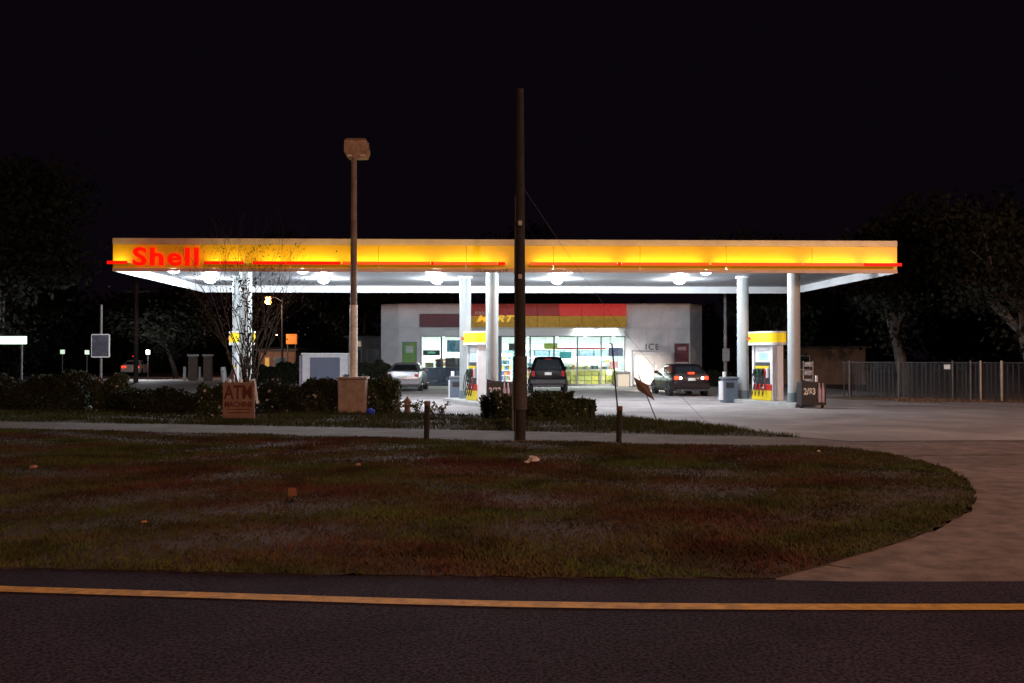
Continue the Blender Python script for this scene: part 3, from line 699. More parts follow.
    MB().bbox(-w2*.92, w2*.92, hl-.2, hl+.05, .3, .52, .05).build('front_bumper', paint, t)
    MB().bbox(-.45, -.37, -hl-.05, -hl+.2, .24, .30, .015).build('exhaust', chrome, t)
    zbk = H-.09
    MB().bbox(-.16, .16, yr0-.02, yr0+.04, zbk-.05, zbk-.01, .008).build('brake_light', tl, t) if not on or kind != 'hatch' else MB().bbox(-.14, .14, -hl+.02, -hl+.12, .97, 1.04, .02).build('brake_light', tl, t)
    MB().tube([(0, yb0+.02, zbelt(yb0)+.08), (.3, yb0+.06, zbelt(yb0)+.16)], .012, 5).build('wiper', dark, t)
    if suv:
        for sx in (-1, 1): MB().tube([(sx*rw*.85, yr0+.2, H+.03), (sx*rw*.85, yr1-.2, H+.03)], .018, 6).build('roof_rail', dark, t)
    # wheels
    rr = .36 if suv else .315
    for sx in (-1, 1):
        for yy in (-hl+.85, hl-.85):
            MB().tube([(sx*(w2-.15), yy, rr), (sx*(w2+.004), yy, rr)], rr+.05, 22).build('wheel_arch', dark, t, smooth=40)
            wh = MB().tube([(sx*(w2-.2), yy, rr), (sx*(w2+.012), yy, rr)], [rr*.98, rr], 22).build('wheel', rubber, t, smooth=40)
            rm = MB().tube([(sx*(w2-.02), yy, rr), (sx*(w2+.02), yy, rr)], [rr*.62, rr*.58], 16)
            rm.build('rim', chrome, wh)
            sp_ = MB()
            for a in range(5):
                an = a*2*math.pi/5; sp_.tube([(sx*(w2+.025), yy, rr), (sx*(w2+.02), yy+math.cos(an)*rr*.6, rr+math.sin(an)*rr*.6)], .03, 5)
            sp_.build('spokes', dark, wh)
    return t
silver = mat('silver_paint', (.30, .30, .33), .28, .03, metal=.5, coat=.6)
blackp = mat('black_paint', (.004, .004, .005), .35, .03, coat=0, spec=.12)
darkred = mat('dark_paint', (.012, .008, .010), .3, .03, coat=.25, spec=.3)
whitep = mat('white_paint', (.7, .7, .72), .3, .03, coat=.5)
sh = 390.5
x, y = G(402, 391.5); car('silver sedan parked facing the store below the green poster', (x+.05, y+2.3, 0), 0, 'sedan', silver, H=1.42)
x, y = G(549, 393.5); car('black sport utility vehicle parked facing the shop windows behind the utility pole', (x, y+2.3, 0), R(-1), 'suv', blackp, H=1.72, W=1.8, cat='car')
x, y = G(694, 396.5); car('dark hatchback with glowing red tail lights parked facing the ice freezer', (x-.3, y+2.1, 0), R(5), 'hatch', darkred, on=True, headlights=True, H=1.40, W=1.74, L=4.3)
x, y = G(136, 375.2); car('white car with glowing tail lights far off at the left', (x, y, 0), R(8), 'sedan', whitep, on=True, rev=False, H=1.4, group='cars far off at the left')
x, y = G(122, 374.0); car('dark van ahead of the white car far off at the left', (x-.6, y+6, 0), R(8), 'suv', blackp, on=True, rev=False, H=1.9, group='cars far off at the left')

# ------------------------------------------------------------------ foliage builders
def foliage_pts(n, cx_, cy_, cz_, rx, ry, rz_, blobs=14, fill=.6, seed=0):
    rg = np.random.default_rng(seed); pts = []
    c = rg.normal(size=(blobs, 3)); c /= np.linalg.norm(c, axis=1)[:, None]; c *= (rg.random(blobs)**.4)[:, None]*.72
    rad = .25+.28*rg.random(blobs)
    k = rg.integers(0, blobs, n); d = rg.normal(size=(n, 3)); d /= np.linalg.norm(d, axis=1)[:, None]
    p = c[k]+d*(rad[k]*(rg.random(n)**.35))[:, None]
    p += rg.normal(size=(n, 3))*.035
    return p*np.array([rx, ry, rz_])+np.array([cx_, cy_, cz_])
def hedge_pts(n, L_, D_, H_, seed):
    rg = np.random.default_rng(seed)
    x = rg.uniform(-L_/2, L_/2, n); u = rg.random(n)
    top = H_*(.86+.10*np.sin(x*1.9+seed)+.07*np.sin(x*5.3)+.04*np.sin(x*11))
    z = top*(1-(1-u**.5)*.95); z = np.where(rg.random(n) < .6, top*rg.random(n), z)
    dep = D_/2*(.8+.2*np.sin(x*3.1+z*4+seed)+.12*np.sin(x*9+z*7))*np.sqrt(np.clip(1.05-(z/top)**3, .05, 1))
    y = dep*np.sign(rg.random(n)-.5)*(1-.4*rg.random(n)**2)
    p = np.stack([x, y, z], 1)+rg.normal(size=(n, 3))*.03; p[:, 2] = np.abs(p[:, 2]); return p
def hedge(label, x, y, L_, D_, H_, n, seed, m=leaf, size=.05, rz=0, flowers=0, nm='hedge', cat='hedge'):
    t = thing(nm, label, cat, (x, y, 0), rz)
    quads_mesh('foliage', hedge_pts(n, L_, D_, H_, seed), size, m, t)
    st = MB()
    for k in range(max(3, int(L_*2))):
        sx = random.uniform(-L_/2*.9, L_/2*.9); a = (random.uniform(-.2, .2), random.uniform(-.1, .1))
        st.tube([(sx, 0, -.02), (sx+a[0], a[1], H_*.5), (sx+a[0]*2, a[1]*2, H_*.85)], [.025, .015, .006], 5)
    st.build('stems', bark, t)
    if flowers:
        p = hedge_pts(flowers, L_, D_*1.1, H_, seed+5); p[:, 1] = -np.abs(p[:, 1])
        tag(quads_mesh('pale_leaves', p, size*1.1, mat('pale_leaf', (.35, .33, .34), .5, .3, 4), t), kind='stuff')
    return t
yb = FPX*EYE/55.5
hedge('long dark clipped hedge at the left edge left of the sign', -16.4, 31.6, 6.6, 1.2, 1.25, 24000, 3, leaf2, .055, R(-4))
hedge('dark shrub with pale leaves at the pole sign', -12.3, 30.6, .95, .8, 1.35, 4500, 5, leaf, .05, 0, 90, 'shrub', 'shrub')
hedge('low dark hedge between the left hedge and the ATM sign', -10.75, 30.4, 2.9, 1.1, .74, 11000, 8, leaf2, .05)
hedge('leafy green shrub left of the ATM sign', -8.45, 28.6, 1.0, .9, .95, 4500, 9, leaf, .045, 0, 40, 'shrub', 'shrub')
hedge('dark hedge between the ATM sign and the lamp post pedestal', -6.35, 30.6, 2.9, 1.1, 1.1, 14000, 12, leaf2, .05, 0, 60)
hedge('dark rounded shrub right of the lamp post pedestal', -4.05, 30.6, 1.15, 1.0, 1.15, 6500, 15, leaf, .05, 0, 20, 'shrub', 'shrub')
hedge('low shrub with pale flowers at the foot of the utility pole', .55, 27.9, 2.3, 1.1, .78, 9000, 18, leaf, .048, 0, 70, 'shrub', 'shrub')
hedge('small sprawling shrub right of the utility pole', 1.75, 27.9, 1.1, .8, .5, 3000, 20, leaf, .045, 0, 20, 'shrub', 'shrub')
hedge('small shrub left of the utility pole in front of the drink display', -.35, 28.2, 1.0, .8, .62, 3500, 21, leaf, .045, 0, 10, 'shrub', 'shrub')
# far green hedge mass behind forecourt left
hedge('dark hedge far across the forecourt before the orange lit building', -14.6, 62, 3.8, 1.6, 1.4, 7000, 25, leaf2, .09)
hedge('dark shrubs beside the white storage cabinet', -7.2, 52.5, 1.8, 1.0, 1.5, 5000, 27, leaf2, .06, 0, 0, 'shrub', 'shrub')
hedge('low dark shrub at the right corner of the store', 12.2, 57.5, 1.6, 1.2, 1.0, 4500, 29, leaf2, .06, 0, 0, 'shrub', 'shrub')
# scrawny weeds on the strip
def weed(label, x, y, h, seed, nst=5):
    t = thing('weed', label, 'plant', (x, y, 0), 0, 'weeds on the grass strip'); rd = random.Random(seed)
    for k in range(nst):
        a = rd.uniform(0, 6.28); r_ = rd.uniform(.1, .3); hh = h*rd.uniform(.6, 1)
        p = [(0, 0, -.02), (math.cos(a)*r_*.4, math.sin(a)*r_*.4, hh*.6), (math.cos(a)*r_, math.sin(a)*r_, hh)]
        s = MB().tube(p, [.008, .006, .003], 5).build('stem', barkl, t)
        c = np.array([[p[1][0]+(p[2][0]-p[1][0])*u+rd.gauss(0, .04), p[1][1]+rd.gauss(0, .04), p[1][2]+(p[2][2]-p[1][2])*u+rd.gauss(0, .03)] for u in np.linspace(-.6, 1.05, 16)])
        tag(quads_mesh('leaf_cluster', c, .045, mat('weed_leaf', (.09, .085, .035), .7, .4, 3), s), kind='stuff')
for i, (px, py, h) in enumerate(((398, 413, .5), (417, 413, .42), (426, 414, .3), (441, 414, .38), (581, 415, .35), (592, 416, .25))):
    x, y = G(px, py+2); weed(['straggly weed left of the fire hydrant', 'straggly weed right of the fire hydrant', 'short weed just left of the stake', 'weed right of the left wooden stake', 'weed at the right end of the shrubs', 'low weed near the marker rod'][i], x, y, h, i)

def branch_tree(t, base, h, r0, levels, spread, seed, m, lean=(0, 0), nb=3, first_split=.35, tips=None, sides=6):
    rd = random.Random(seed); mb = MB(); tips = [] if tips is None else tips
    def grow(p, d, L_, r, lv):
        pts = [p]; rs = [r]; q = p.copy(); dd = d.copy()
        for k in range(3):
            dd = (dd+Vector((rd.gauss(0, .12), rd.gauss(0, .12), rd.gauss(0, .06)))).normalized(); q = q+dd*L_/3; pts.append(q.copy()); rs.append(r*(1-.14*(k+1)))
        mb.tube(pts, rs, max(3, sides-(levels-lv)), cap=False)
        if lv == 0: tips.append(q.copy()); return
        for b in range(nb if lv < levels else nb):
            a = rd.uniform(0, 6.28); ax = dd.cross(Vector((math.cos(a), math.sin(a), .2))).normalized()
            nd = (Matrix.Rotation(spread*rd.uniform(.6, 1.3), 3, ax) @ dd).normalized(); nd.z += .12; nd.normalize()
            grow(pts[rd.choice([2, 3, 3])].copy(), nd, L_*rd.uniform(.62, .85), r*.58, lv-1)
        tips.append(q.copy())
    grow(Vector(base), Vector((lean[0], lean[1], 1)).normalized(), h*first_split, r0, levels)
    return mb, tips
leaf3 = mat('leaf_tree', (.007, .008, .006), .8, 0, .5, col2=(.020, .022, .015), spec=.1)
def tree(label, x, y, h, r, n, seed, m=leaf2, size=.14, lean=(0, 0), tr=.22, bk=bark, cz=None, flat=.6, group='trees around the station', blobs=16):
    t = thing('tree', label, 'tree', (x, y, 0), 0, group)
    mb, tips = branch_tree(t, (0, 0, -.05), h, tr, 3, .55, seed, bk, lean, first_split=.30)
    mb.build('trunk', bk, t, smooth=60)
    cz = cz or h*.72
    rg = np.random.default_rng(seed); tp = np.array([tuple(q) for q in tips])
    a = tp[rg.integers(0, len(tp), n//2)]+rg.normal(size=(n//2, 3))*np.array([.62, .62, .42])*h/10
    b = foliage_pts(n-n//2, lean[0]*h*.6, lean[1]*h*.6, cz, r, r*.85, r*flat, blobs, seed=seed)
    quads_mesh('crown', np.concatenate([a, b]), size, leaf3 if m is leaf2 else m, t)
    return t
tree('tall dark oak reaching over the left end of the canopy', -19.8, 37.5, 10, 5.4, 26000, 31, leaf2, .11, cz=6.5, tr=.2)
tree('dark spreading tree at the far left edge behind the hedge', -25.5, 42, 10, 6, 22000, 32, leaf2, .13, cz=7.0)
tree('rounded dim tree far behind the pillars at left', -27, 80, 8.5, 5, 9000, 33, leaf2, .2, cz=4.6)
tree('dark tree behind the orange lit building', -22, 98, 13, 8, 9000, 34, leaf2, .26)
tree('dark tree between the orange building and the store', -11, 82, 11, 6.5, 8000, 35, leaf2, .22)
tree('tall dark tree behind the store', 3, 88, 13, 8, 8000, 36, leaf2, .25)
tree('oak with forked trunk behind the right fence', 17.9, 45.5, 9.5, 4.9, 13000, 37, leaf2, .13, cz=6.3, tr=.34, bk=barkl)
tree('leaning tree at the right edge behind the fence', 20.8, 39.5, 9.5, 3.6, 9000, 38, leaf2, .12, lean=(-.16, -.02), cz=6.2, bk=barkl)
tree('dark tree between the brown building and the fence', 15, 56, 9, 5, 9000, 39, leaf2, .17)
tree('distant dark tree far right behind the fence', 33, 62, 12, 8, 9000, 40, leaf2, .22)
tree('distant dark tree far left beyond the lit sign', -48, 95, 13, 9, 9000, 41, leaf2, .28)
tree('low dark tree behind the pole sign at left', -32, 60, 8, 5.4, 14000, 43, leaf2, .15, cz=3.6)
wp = []
for k in range(46):
    wx = -190+k*8.6+random.uniform(-2, 2)
    wp.append(foliage_pts(1500, wx, 125+random.uniform(-8, 8), random.uniform(3, 4.5), random.uniform(5.5, 8), 4, random.uniform(4.5, 8), 12, seed=200+k))
wp = np.concatenate(wp); wp[:, 2] = np.abs(wp[:, 2])
tag(quads_mesh('distant_wood', wp, .5, leaf2), 'far dark wood closing the view behind the store', 'wood', kind='stuff')
# bare multi-stem crape myrtle in front of left columns
bt = thing('bare_tree', 'leafless many stemmed small tree rising behind the ATM sign', 'tree', (-7.75, 29.0, 0))
for k in range(12):
    mb, tips = branch_tree(bt, (random.uniform(-.18, .18), random.uniform(-.12, .12), -.03), 4.9, .032, 5, .38, 60+k, bark, (random.uniform(-.22, .22), random.uniform(-.15, .15)), nb=2, first_split=.38)
    mb.build('stem', bark, bt)
c = np.stack([rng.normal(0, .2, 420)+.02, rng.normal(0, .15, 420), rng.uniform(.4, 4.0, 420)], 1)
quads_mesh('vine_leaves', c, .045, leaf2, bt)
c = np.stack([rng.normal(0, .8, 700), rng.normal(0, .4, 700), rng.uniform(2.2, 5.0, 700)], 1)
quads_mesh('dry_leaves', c, .03, mat('dry_leaf', (.10, .07, .05), .8, .3), bt)

# ------------------------------------------------------------------ signs, posts, poles in front
x, y = G(239, 420.5)
t = thing('atm_sign', 'rusty brown board sign reading ATM MACHINE on the grass strip', 'sign', (x, y, 0), R(2))
MB().bbox(-.42, .42, -.04, .04, .06, 1.02, .01).build('board', mat('rust_board', (.26, .15, .115), .85, .3, 5, .3), t)
prn = mat('sign_print', (.10, .02, .015), .7, .3, 20)
text('print', 'ATM', .52, (0, -.045, .74), 0, prn, t, extrude=.003, offset=.012, sx=.7)
text('print', 'MACHINE', .2, (0, -.045, .43), 0, prn, t, extrude=.003, offset=.006, sx=.85)
for k in range(2): MB().box(-.3, .3, -.046, -.041, .2+.09*k, .225+.09*k).build('print_line', prn, t)
for sx in (-.36, .36): MB().bbox(sx-.03, sx+.03, .042, .09, -.05, 1.06, .005).build('leg', wood, t)
MB().slab([(.44, .1, .45), (.50, .1, .45), (.40, .1, 1.12), (.36, .1, 1.12)], .03).build('side_board', white_metal, t)
for sx in (-.3, 0, .3): MB().tube([(sx, .2, .95), (sx, .2, 1.1)], [.06, .05], 8).build('knob', white_metal, t)

x, y = G(353.5, 413)
t = thing('lamp_post', 'tall rusty lamp post with unlit square floodlight head on a stone pedestal', 'lamp post', (x, y, 0))
ped = MB().bbox(-.42, .42, -.36, .36, -.05, 1.02, .05).build('pedestal', concrete_b, t)
MB().bbox(-.46, .46, -.40, .40, 1.022, 1.1, .02).build('pedestal_cap', concrete_b, t)
pole_m = mat('rusty_pole', (.22, .165, .145), .7, .3, 3, .2)
zc = EYE+(357-305)/FPX*y; ztp = EYE+(357-158)/FPX*y
MB().tube([(0, 0, 1.1), (0, 0, zc)], [.125, .12], 16).build('pole_sleeve', mat('sleeve_lit_white', (.78, .76, .74), .6, .25, 5), t, smooth=40)  # pale colour stands in for canopy light on the lower pole
MB().tube([(0, 0, zc), (0, 0, ztp)], [.105, .085], 16).build('pole', pole_m, t, smooth=40)
hd = MB().loft([[(-.18, -.22, ztp), (.40, -.22, ztp), (.40, .22, ztp), (-.18, .22, ztp)], [(-.26, -.28, ztp+.18), (.46, -.28, ztp+.18), (.46, .28, ztp+.18), (-.26, .28, ztp+.18)], [(-.25, -.27, ztp+.5), (.42, -.27, ztp+.5), (.42, .27, ztp+.5), (-.25, .27, ztp+.5)], [(-.18, -.2, ztp+.58), (.36, -.2, ztp+.58), (.36, .2, ztp+.58), (-.18, .2, ztp+.58)]]).build('lamp_head', mat('lamp_head_rust', (.36, .24, .17), .5, .4, 7, .2), t)
for sx in (-.1, .3): MB().bbox(sx-.08, sx+.08, -.245, -.19, ztp+.02, ztp+.14, .02).build('reflector', mat('lamp_bulb_off', (.7, .6, .5), .3), t)
x2, y2 = G(375, 413)
o = MB(); bm = bmesh.new(); bmesh.ops.create_icosphere(bm, subdivisions=3, radius=.12)
for v in bm.verts: v.co *= 1+random.uniform(-.18, .18); v.co.z = max(v.co.z*.8, -.09)
me = bpy.data.meshes.new('plastic_bag'); bm.to_mesh(me); bm.free()
tag(link('plastic_bag', me, mat('blue_plastic', (.02, .05, .6), .4, .2, emit=(.02, .06, 1), es=.0), None, (x2, y2-.9, .1)), 'small bright blue plastic bag beside the lamp post pedestal', 'bag')

# utility pole
x, y = G(520, 439.5)
t = thing('utility_pole', 'tall dark wooden utility pole in the middle of the verge', 'utility pole', (x, y, 0))
ztop = EYE+(357-88)/FPX*y
pm_ = mat('pole_wood', (.022, .018, .017), .9, .35, 7, .5, bscale=50)
MB().tube([(0, 0, -.05), (0, 0, 2), (0, 0, ztop)], [.115, .118, .08], 18).build('pole', pm_, t, smooth=40)
MB().tube([(.0, 0, .62), (.0, 0, 1.72)], [.15, .148], 18).build('pole_sleeve', mat('sleeve_grey', (.055, .046, .043), .8, .3, 9, .3), t, smooth=40)
MB().bbox(-.17, -.12, -.05, .05, .2, 1.2, .01).build('conduit', darkgrey, t)
MB().tube([(-.10, -.09, .0), (-.10, -.09, 5)], .02, 6).build('cable_riser', rubber, t)
for zz in (3.3, 4.4): MB().bbox(-.04, .04, -.14, -.115, zz, zz+.1, .01).build('number_tag', mat('tag_grey', (.4, .4, .4), .5), t)
gx, gy = G(716, 432)
A = Vector((0, 0, 5.3)); B = Vector((gx-x, gy-y, 0))
pts = [A.lerp(B, u)-Vector((0, 0, .35*math.sin(math.pi*u))) for u in np.linspace(0, 1, 12)]
MB().tube(pts, .0032, 4).build('guy_wire', mat('wire', (.08, .08, .085), .6), t)
# marker rod, stakes
x, y = G(618.5, 420)
t = thing('marker_rod', 'thin dark metal rod standing behind the right wooden stake', 'rod', (x, y, 0))
MB().tube([(0, 0, -.05), (-.17, .05, 2.05)], .022, 8).build('rod', dark, t)
MB().tube([(-.17, .05, 2.05), (-.24, .05, 2.07)], .014, 6).build('hook', dark, t)
for px, py, hh, lab in ((427.5, 440, .80, 'leaning grey wooden stake at the left beside the sidewalk'), (619.5, 442, .72, 'reddish topped wooden stake at the right beside the sidewalk')):
    x, y = G(px, py)
    t = thing('wooden_stake', lab, 'stake', (x, y, 0), R(12), 'short wooden stakes beside the sidewalk')
    MB().tube([(-.02, 0, -.05), (.0, 0, hh-.09)], [.055, .06], 8).build('post', pm_, t, smooth=40)
    MB().tube([(.0, 0, hh-.088), (.0, 0, hh)], [.066, .06], 8).build('post_cap', mat('post_red', (.14, .045, .04), .8, .2) if px > 500 else wood, t, smooth=40)
# leaning rusty sign
Yq = G(657, 419.5)[1]; x = G(657, 419.5)[0]
t = thing('leaning_sign', 'small rusty square sign leaning on a thin stake by the forecourt', 'sign', (x, Yq, 0))
q = [P(633, 377, Yq), P(638, 390, Yq), P(654.5, 400.5, Yq), P(648, 385.5, Yq)]
q = [p-Vector((x, Yq, 0)) for p in q]
q[0].y -= .08; q[1].y += .05; q[2].y += .06
MB().slab(q, .025).build('sign_board', mat('rusty_sign', (.17, .11, .085), .8, .3, 8, .3), t)
a = P(657, 419.5, Yq)-Vector((x, Yq, 0)); b = P(638.5, 374.5, Yq)-Vector((x, Yq, 0)); a.y += .05; b.y += .05
MB().tube([a-Vector((0, 0, .05)), b], .016, 6).build('stake', dark, t)
# hydrant
x, y = G(407.5, 414)
t = thing('fire_hydrant', 'small tan fire hydrant among weeds on the grass strip', 'hydrant', (x, y, 0))
hy = mat('hydrant_tan', (.24, .15, .10), .7, .2, 6)
MB().tube([(0, 0, -.03), (0, 0, .04), (0, 0, .041), (0, 0, .32), (0, 0, .33), (0, 0, .36), (0, 0, .42), (0, 0, .46), (0, 0, .49), (0, 0, .52)], [.13, .13, .09, .09, .13, .13, .10, .06, .025, .02], 14).build('barrel', hy, t, smooth=40)
for s_ in ((1, 0), (-1, 0), (0, -1)): MB().tube([(s_[0]*.06, s_[1]*.06, .25), (s_[0]*.15, s_[1]*.15, .25)], .045, 10).build('nozzle_cap', hy, t, smooth=40)
# litter
def crumple(nm, label, x, y, r, m, seed, flat=.6, cat='litter'):
    rd = random.Random(seed); bm = bmesh.new(); bmesh.ops.create_icosphere(bm, subdivisions=2, radius=r)
    for v in bm.verts: v.co *= rd.uniform(.65, 1.25); v.co.z = max(v.co.z*flat, -r*.2)
    me = bpy.data.meshes.new(nm); bm.to_mesh(me); bm.free()
    o = link(nm, me, m, None, (x, y, r*.2+.03), rd.uniform(0, 6)); return tag(o, label, cat)
paper = mat('paper', (.6, .52, .45), .8, .15, 9)
x, y = G(533, 462.5); o = crumple('crumpled_paper', 'white crumpled bag lying on the verge below the utility pole', x, y, .10, paper, 1)
x, y = G(527, 464.5); crumple('crumpled_paper', 'small paper scrap just left of the white crumpled bag', x, y, .045, paper, 4)
x, y = G(34, 470); crumple('litter_scrap', 'reddish paper scrap on the grass at the far left', x, y, .06, mat('paper_red', (.4, .2, .17), .8, .2), 2)
x, y = G(145, 525); crumple('litter_scrap', 'tiny orange scrap on the grass at left', x, y, .03, mat('paper_orange', (.5, .2, .08), .8, .2), 3)
x, y = G(358, 467); crumple('litter_scrap', 'small pinkish scrap on the grass left of the utility pole', x, y, .04, mat('paper_red', (.4, .2, .17)), 5)
x, y = G(818, 453); crumple('litter_scrap', 'pale scrap on the grass near the driveway', x, y, .03, paper, 6)
x, y = G(289, 507)
t = thing('marker_flag', 'small faded orange utility flag stuck in the verge', 'flag', (x, y, 0))
MB().tube([(0, 0, -.02), (-.01, 0, .22)], .004, 5).build('wire_stem', dark, t)
MB().slab([(-.01, 0, .12), (.09, .02, .13), (.08, .02, .22), (-.01, 0, .22)], .004).build('flag', mat('flag_orange', (.16, .06, .03), .8, .2), t)

# ------------------------------------------------------------------ right side: fence, pole, building
F0 = Vector(G(842, 397)); F1 = Vector(G(1040, 402.5)); d = F1-F0
t = thing('chain_link_fence', 'dark chain link fence with slats and pale posts along the right edge', 'fence', (F0.x, F0.y, 0), math.atan2(d.y, d.x))
Lf = d.length
slm = mat('fence_wire', (.06, .055, .06), .6, .3, 5, 0)
mw = MB(); xx = -1.5
while xx < Lf:
    for sg in (1, -1):
        x0, x1 = (xx, xx+1.5) if sg == 1 else (xx+1.5, xx)
        z0, z1 = .03, 1.5
        # clip the diagonal wire to the fence length
        if min(x0, x1) >= 0 and max(x0, x1) <= Lf: mw.tube([(x0, 0, z0), (x1, 0, z1)], .004, 3, cap=False)
    xx += .085
mw.build('chain_link_mesh', slm, t)['kind'] = 'stuff'
sl = MB(); xx = .05
while xx < Lf: sl.box(xx, xx+.05, .012, .02, .05, 1.46+random.uniform(-.04, .04)); xx += random.choice([.13, .15, .2])
sl.build('privacy_slats', mat('slat_dark', (.021, .019, .022), .8, .3, 3), t)['kind'] = 'stuff'
for zz in (1.48,): MB().tube([(0, -.03, zz), (Lf, -.03, zz)], .02, 6).build('rail', slm, t)
gal = mat('galvanised', (.12, .11, .108), .5, .3, 6, metal=.2)
for px in (850, 899, 953, 971, 981, 1002):
    u = (px-842)/198; u = u*1.0
    # perspective-correct position along the fence line
    s_ = (px-512)/FPX; tt = (s_*F0.y-F0.x)/((d.x)-s_*d.y)
    MB().tube([(tt*Lf, -.06, -.05), (tt*Lf, -.06, 1.56)], .035 if px < 990 else .045, 8).build('post', gal if px not in (981, 1002) else mat('pale_post', (.42, .36, .3), .7, .2), t, smooth=40)
s_ = (948-512)/FPX; tt = (s_*F0.y-F0.x)/((d.x)-s_*d.y)
MB().bbox(tt*Lf-.12, tt*Lf+.12, -.12, -.1, 1.22, 1.40, .005).build('notice', mat('notice_white', (.7, .7, .7), .5), t)
# dirt and leaf litter at the fence
p = np.stack([rng.uniform(13, 26, 5000), rng.normal(38.2, .55, 5000), np.full(5000, .03)], 1)
dd = sheet('verge_dirt', [(12.5, 41.5), (13.5, 39.6), (15.5, 38.2), (19, 37.2), (30, 36.3), (30, 46), (17.3, 46)], .006, mat('dirt', (.09, .05, .03), .95, 0, 3, .5, col2=(.17, .10, .06)))
tag(quads_mesh('leaf_litter', np.stack([rng.uniform(14.5, 26, 2600), rng.uniform(37.0, 40.3, 2600), rng.uniform(.01, .06, 2600)], 1), .05, mat('leaf_litter', (.16, .09, .05), .9, .3)), 'dry fallen leaves strewn along the foot of the right fence', 'leaf litter', kind='stuff')
x, y = G(728, 391)
t = thing('light_pole', 'thin grey metal pole with utility box behind the right canopy columns', 'pole', (P(725.5, 370, 47).x, 47, 0))
MB().tube([(0, 0, -.05), (0, 0, 4.9)], [.09, .07], 10).build('pole', gal, t, smooth=40)
MB().bbox(-.16, .16, -.2, -.07, 1.5, 2.1, .02).build('meter_box', darkgrey, t)
MB().tube([(0, 0, 4.9), (.5, 0, 5.0)], .04, 6).build('arm', gal, t)
def house(label, x, y, w_, dp, h, m, rz=0, wins=(), roofm=darkgrey, pitch=.5, nm='house', cat='building', lit=None):
    t = thing(nm, label, cat, (x, y, 0), rz)
    MB().box(-w_/2, w_/2, 0, dp, -.05, h).build('wall', m, t)
    o_ = .3
    MB().loft([[(-w_/2-o_, -o_, h+.003), (w_/2+o_, -o_, h+.003), (w_/2+o_, dp+o_, h+.003), (-w_/2-o_, dp+o_, h+.003)], [(-w_/2-o_, -o_, h+.12), (w_/2+o_, -o_, h+.12), (w_/2+o_, dp+o_, h+.12), (-w_/2-o_, dp+o_, h+.12)], [(-w_/2+dp/2*.2, dp/2-.05, h+pitch), (w_/2-dp/2*.2, dp/2-.05, h+pitch), (w_/2-dp/2*.2, dp/2+.05, h+pitch), (-w_/2+dp/2*.2, dp/2+.05, h+pitch)]]).build('roof', roofm, t)
    for (wx, wz, ww, wh, wm) in wins:
        f = MB().box(wx-ww/2, wx+ww/2, -.05, -.003, wz, wz+wh).build('window', cop, t)
        MB().box(wx-ww/2+.06, wx+ww/2-.06, -.06, -.052, wz+.06, wz+wh-.06).build('pane', wm, f)
    return t
house('plain brown building beyond the right fence', P(822, 360, 62).x, 62, 5.4, 5, 2.25, mat('brown_siding', (.17, .11, .075), .9, .2, 4), roofm=mat('brown_roof', (.07, .05, .04), .9), pitch=.1, wins=((-1.2, .9, .9, .9, dark),))

# ------------------------------------------------------------------ left side background
t = thing('storage_cabinet', 'white storage cage with blue grey mesh panel right beside the lamp post', 'cabinet', (P(325, 380, 50).x, 50, 0))
MB().bbox(-1.15, 1.15, 0, 1.2, 0, 1.82, .03).build('cabinet_body', mat('cab_white', (.55, .53, .56), .6, .15, 3), t)
MB().bbox(-.75, .75, -.03, -.003, .15, 1.68, .01).build('mesh_door', mat('cab_mesh', (.10, .11, .17), .6, .4, 30), t)
MB().bbox(-1.3, -1.16, .0, 1.2, 0, 1.78, .02).build('side_post', mat('cab_mauve', (.2, .17, .24), .6), t)
MB().bbox(-1.2, 1.2, -.06, 1.26, 1.822, 1.9, .02).build('cabinet_roof', white_metal, t)
litw = mat('window_lit', (.8, .7, .6), .5, .5, 3, emit=(1, .75, .5), es=.25)
dimw = mat('window_dim', (.06, .06, .07), .2, .5, 2)
house('building with orange lit eave and pale windows left of the store', P(366, 370, 72).x, 72, 2.6, 6, 3.1, mat('bg_wall', (.25, .22, .21), .8, .3, 2), wins=((-.7, 1.3, .8, 1.0, dimw), (.5, 1.3, .9, 1.0, dimw), (-.7, 2.4, .8, .5, litw)), pitch=.2)
house('small tan building lit orange far off at left', P(277, 360, 92).x, 92, 3.3, 6, 2.3, mat('bg_tan', (.45, .3, .24), .8, .2, 2), wins=((-.9, .5, .5, 1.2, mat('win_amber', (.7, .4, .1), .5, emit=(1, .5, .1), es=.5)), (.3, .8, 1.2, .9, dimw)), pitch=.35, nm='shop_building')
lamp_b = lamp('wall_lamp_light', 'POINT', (P(283, 330, 88).x, 87.5, 3.6), 120, (1, .6, .3), None, .1); 
t = thing('orange_sign', 'square orange lit sign on posts beside the small tan building', 'sign', (P(294, 360, 90).x, 89, 0))
MB().bbox(-.48, .48, -.1, .1, 2.85, 3.75, .03).build('sign_face', mat('sign_orange', (.6, .2, .03), .5, .2, 4, emit=(1, .25, .03), es=.45), t)
for sx in (-.35, .35): MB().tube([(sx, 0, 0), (sx, 0, 2.85)], .05, 6).build('leg', darkgrey, t)
lamp_b.parent = t; lamp_b.location = (-1.0, -1.4, 3.6)
MB().bbox(-1.08, -.92, -1.36, -1.24, 3.62, 3.72, .02).build('lamp_hood', darkgrey, t)
street_lamp(P(268, 298, 84).x+1.2, 84, 6.7, 'sodium street lamp glowing orange far behind the canopy', 400, lens_e=60, arm=1.2, globe=.30)
pil = mat('pillar_brown', (.30, .22, .18), .9, .3, 4)
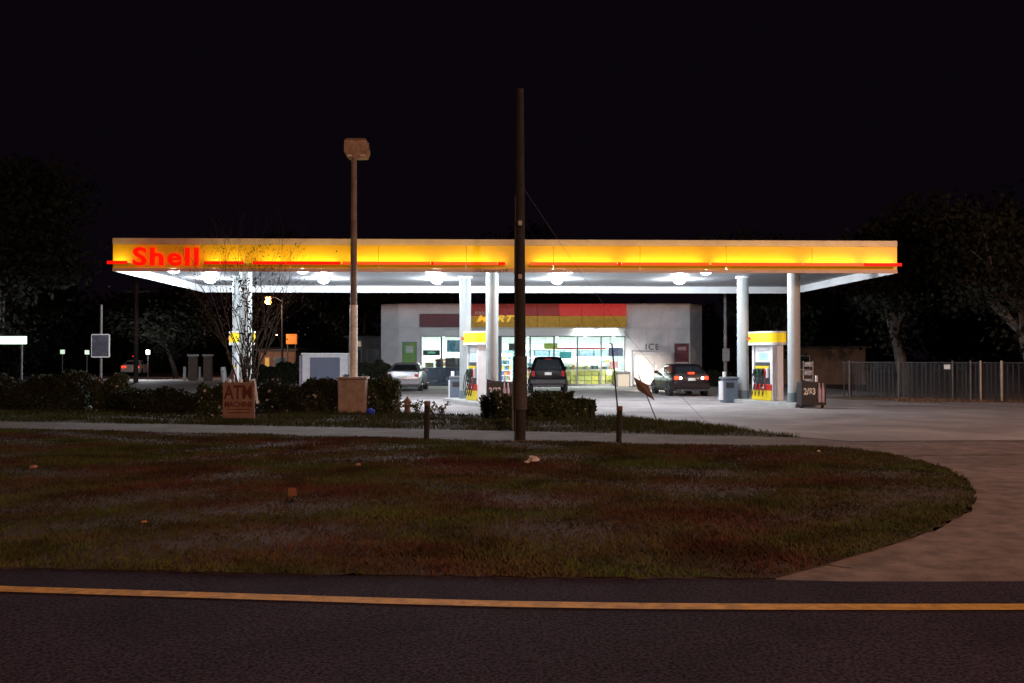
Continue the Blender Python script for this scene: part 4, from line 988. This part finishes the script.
for k, (px, lab) in enumerate(((193, 'left brown pillar with pale cap across the forecourt'), (208, 'right brown pillar with pale cap across the forecourt'))):
    Yk = 72
    t = thing('gate_pillar', lab, 'pillar', (P(px, 370, Yk).x, Yk, 0), 0, 'capped pillars across the forecourt')
    MB().bbox(-.26, .26, -.26, .26, -.05, 1.75, .02).build('shaft', pil, t)
    MB().bbox(-.33, .33, -.33, .33, 1.752, 1.9, .02).build('cap', steel, t)
    MB().tube([(-.5, -.3, -.05), (-.5, -.3, 1.0)], .09, 10).build('guard_post', steel, t, smooth=40)
t = thing('white_bollard', 'stubby leaning white bollard left of the vine covered column', 'bollard', (P(225, 372, 60).x, 60, 0))
MB().tube([(0, 0, -.05), (-.12, 0, 1.1)], [.2, .16], 12).build('post', steel, t, smooth=40)
# pole sign at left
x, y = P(101, 370, 40).x, 40
t = thing('pole_sign', 'grey rectangular sign on a pole at the left hedge', 'sign', (x, y, 0))
MB().tube([(0, 0, -.05), (0, 0, 3.8)], .055, 10).build('pole', gal, t, smooth=40)
MB().bbox(-.34, .34, -.08, -.06, 1.72, 2.58, .01).build('sign_face', mat('sign_dull', (.08, .08, .11), .5, .5, 5), t)
for a in ((-.36, -.34, 1.7, 2.6), (.34, .38, 1.7, 2.6), (-.34, .34, 1.68, 1.72), (-.34, .34, 2.58, 2.62)): MB().box(a[0], a[1], -.085, -.055, a[2], a[3]).build('sign_frame', steel, t)
# tall poles at left background
t = thing('telephone_pole', 'dim tall pole behind the white car at left', 'pole', (P(136, 370, 66).x, 66, 0))
MB().tube([(0, 0, -.05), (0, 0, 6.6)], [.16, .12], 10).build('pole', barkl, t, smooth=40)
MB().bbox(-.8, .8, -.06, .06, 6.0, 6.12, .01).build('crossarm', barkl, t)
# long lit sign and small lights far left
t = thing('lit_fascia_sign', 'long pale lit sign bar above the hedge at the left edge', 'sign', (P(-8, 340, 33.5).x, 33.5, 0))
MB().bbox(-1.15, 1.15, -.06, .06, 2.13, 2.40, .02).build('sign_face', mat('sign_lit_green', (.8, .9, .8), .5, .05, emit=(.75, 1, .82), es=1.3), t)
for sx in (-1.0, 1.0): MB().tube([(sx, 0, 0), (sx, 0, 2.128)], .035, 8).build('leg', darkgrey, t)
for i, (px, py, Yk, c, e, lab) in enumerate(((62.5, 352, 52, (.7, 1, .75), .75, 'small greenish lamp far left of the hedge sign'), (87, 352.5, 52, (.8, 1, .8), .8, 'small white lamp beside the pole sign at left'), (148, 352.5, 74, (1, 1, 1), 5, 'tiny white lamp right of the white car'))):
    pp = P(px, py, Yk)
    t = thing('yard_lamp', lab, 'lamp', (pp.x, pp.y, 0), 0, 'small lamps far off at left')
    MB().tube([(0, 0, 0), (0, 0, pp.z-.13)], .03, 6).build('post', dark, t)
    MB().bbox(-.08*Yk/60-.02, .08*Yk/60+.02, -.1, .1, pp.z-.12*Yk/60, pp.z+.14*Yk/60, .03).build('lantern', mat('yard_lens%d' % i, (.8, .8, .8), .4, .02, emit=c, es=e), t)
    if i == 2: lamp('lamp_light', 'POINT', (0, -.3, pp.z+.25), 500, (.9, .95, 1), t, .1)
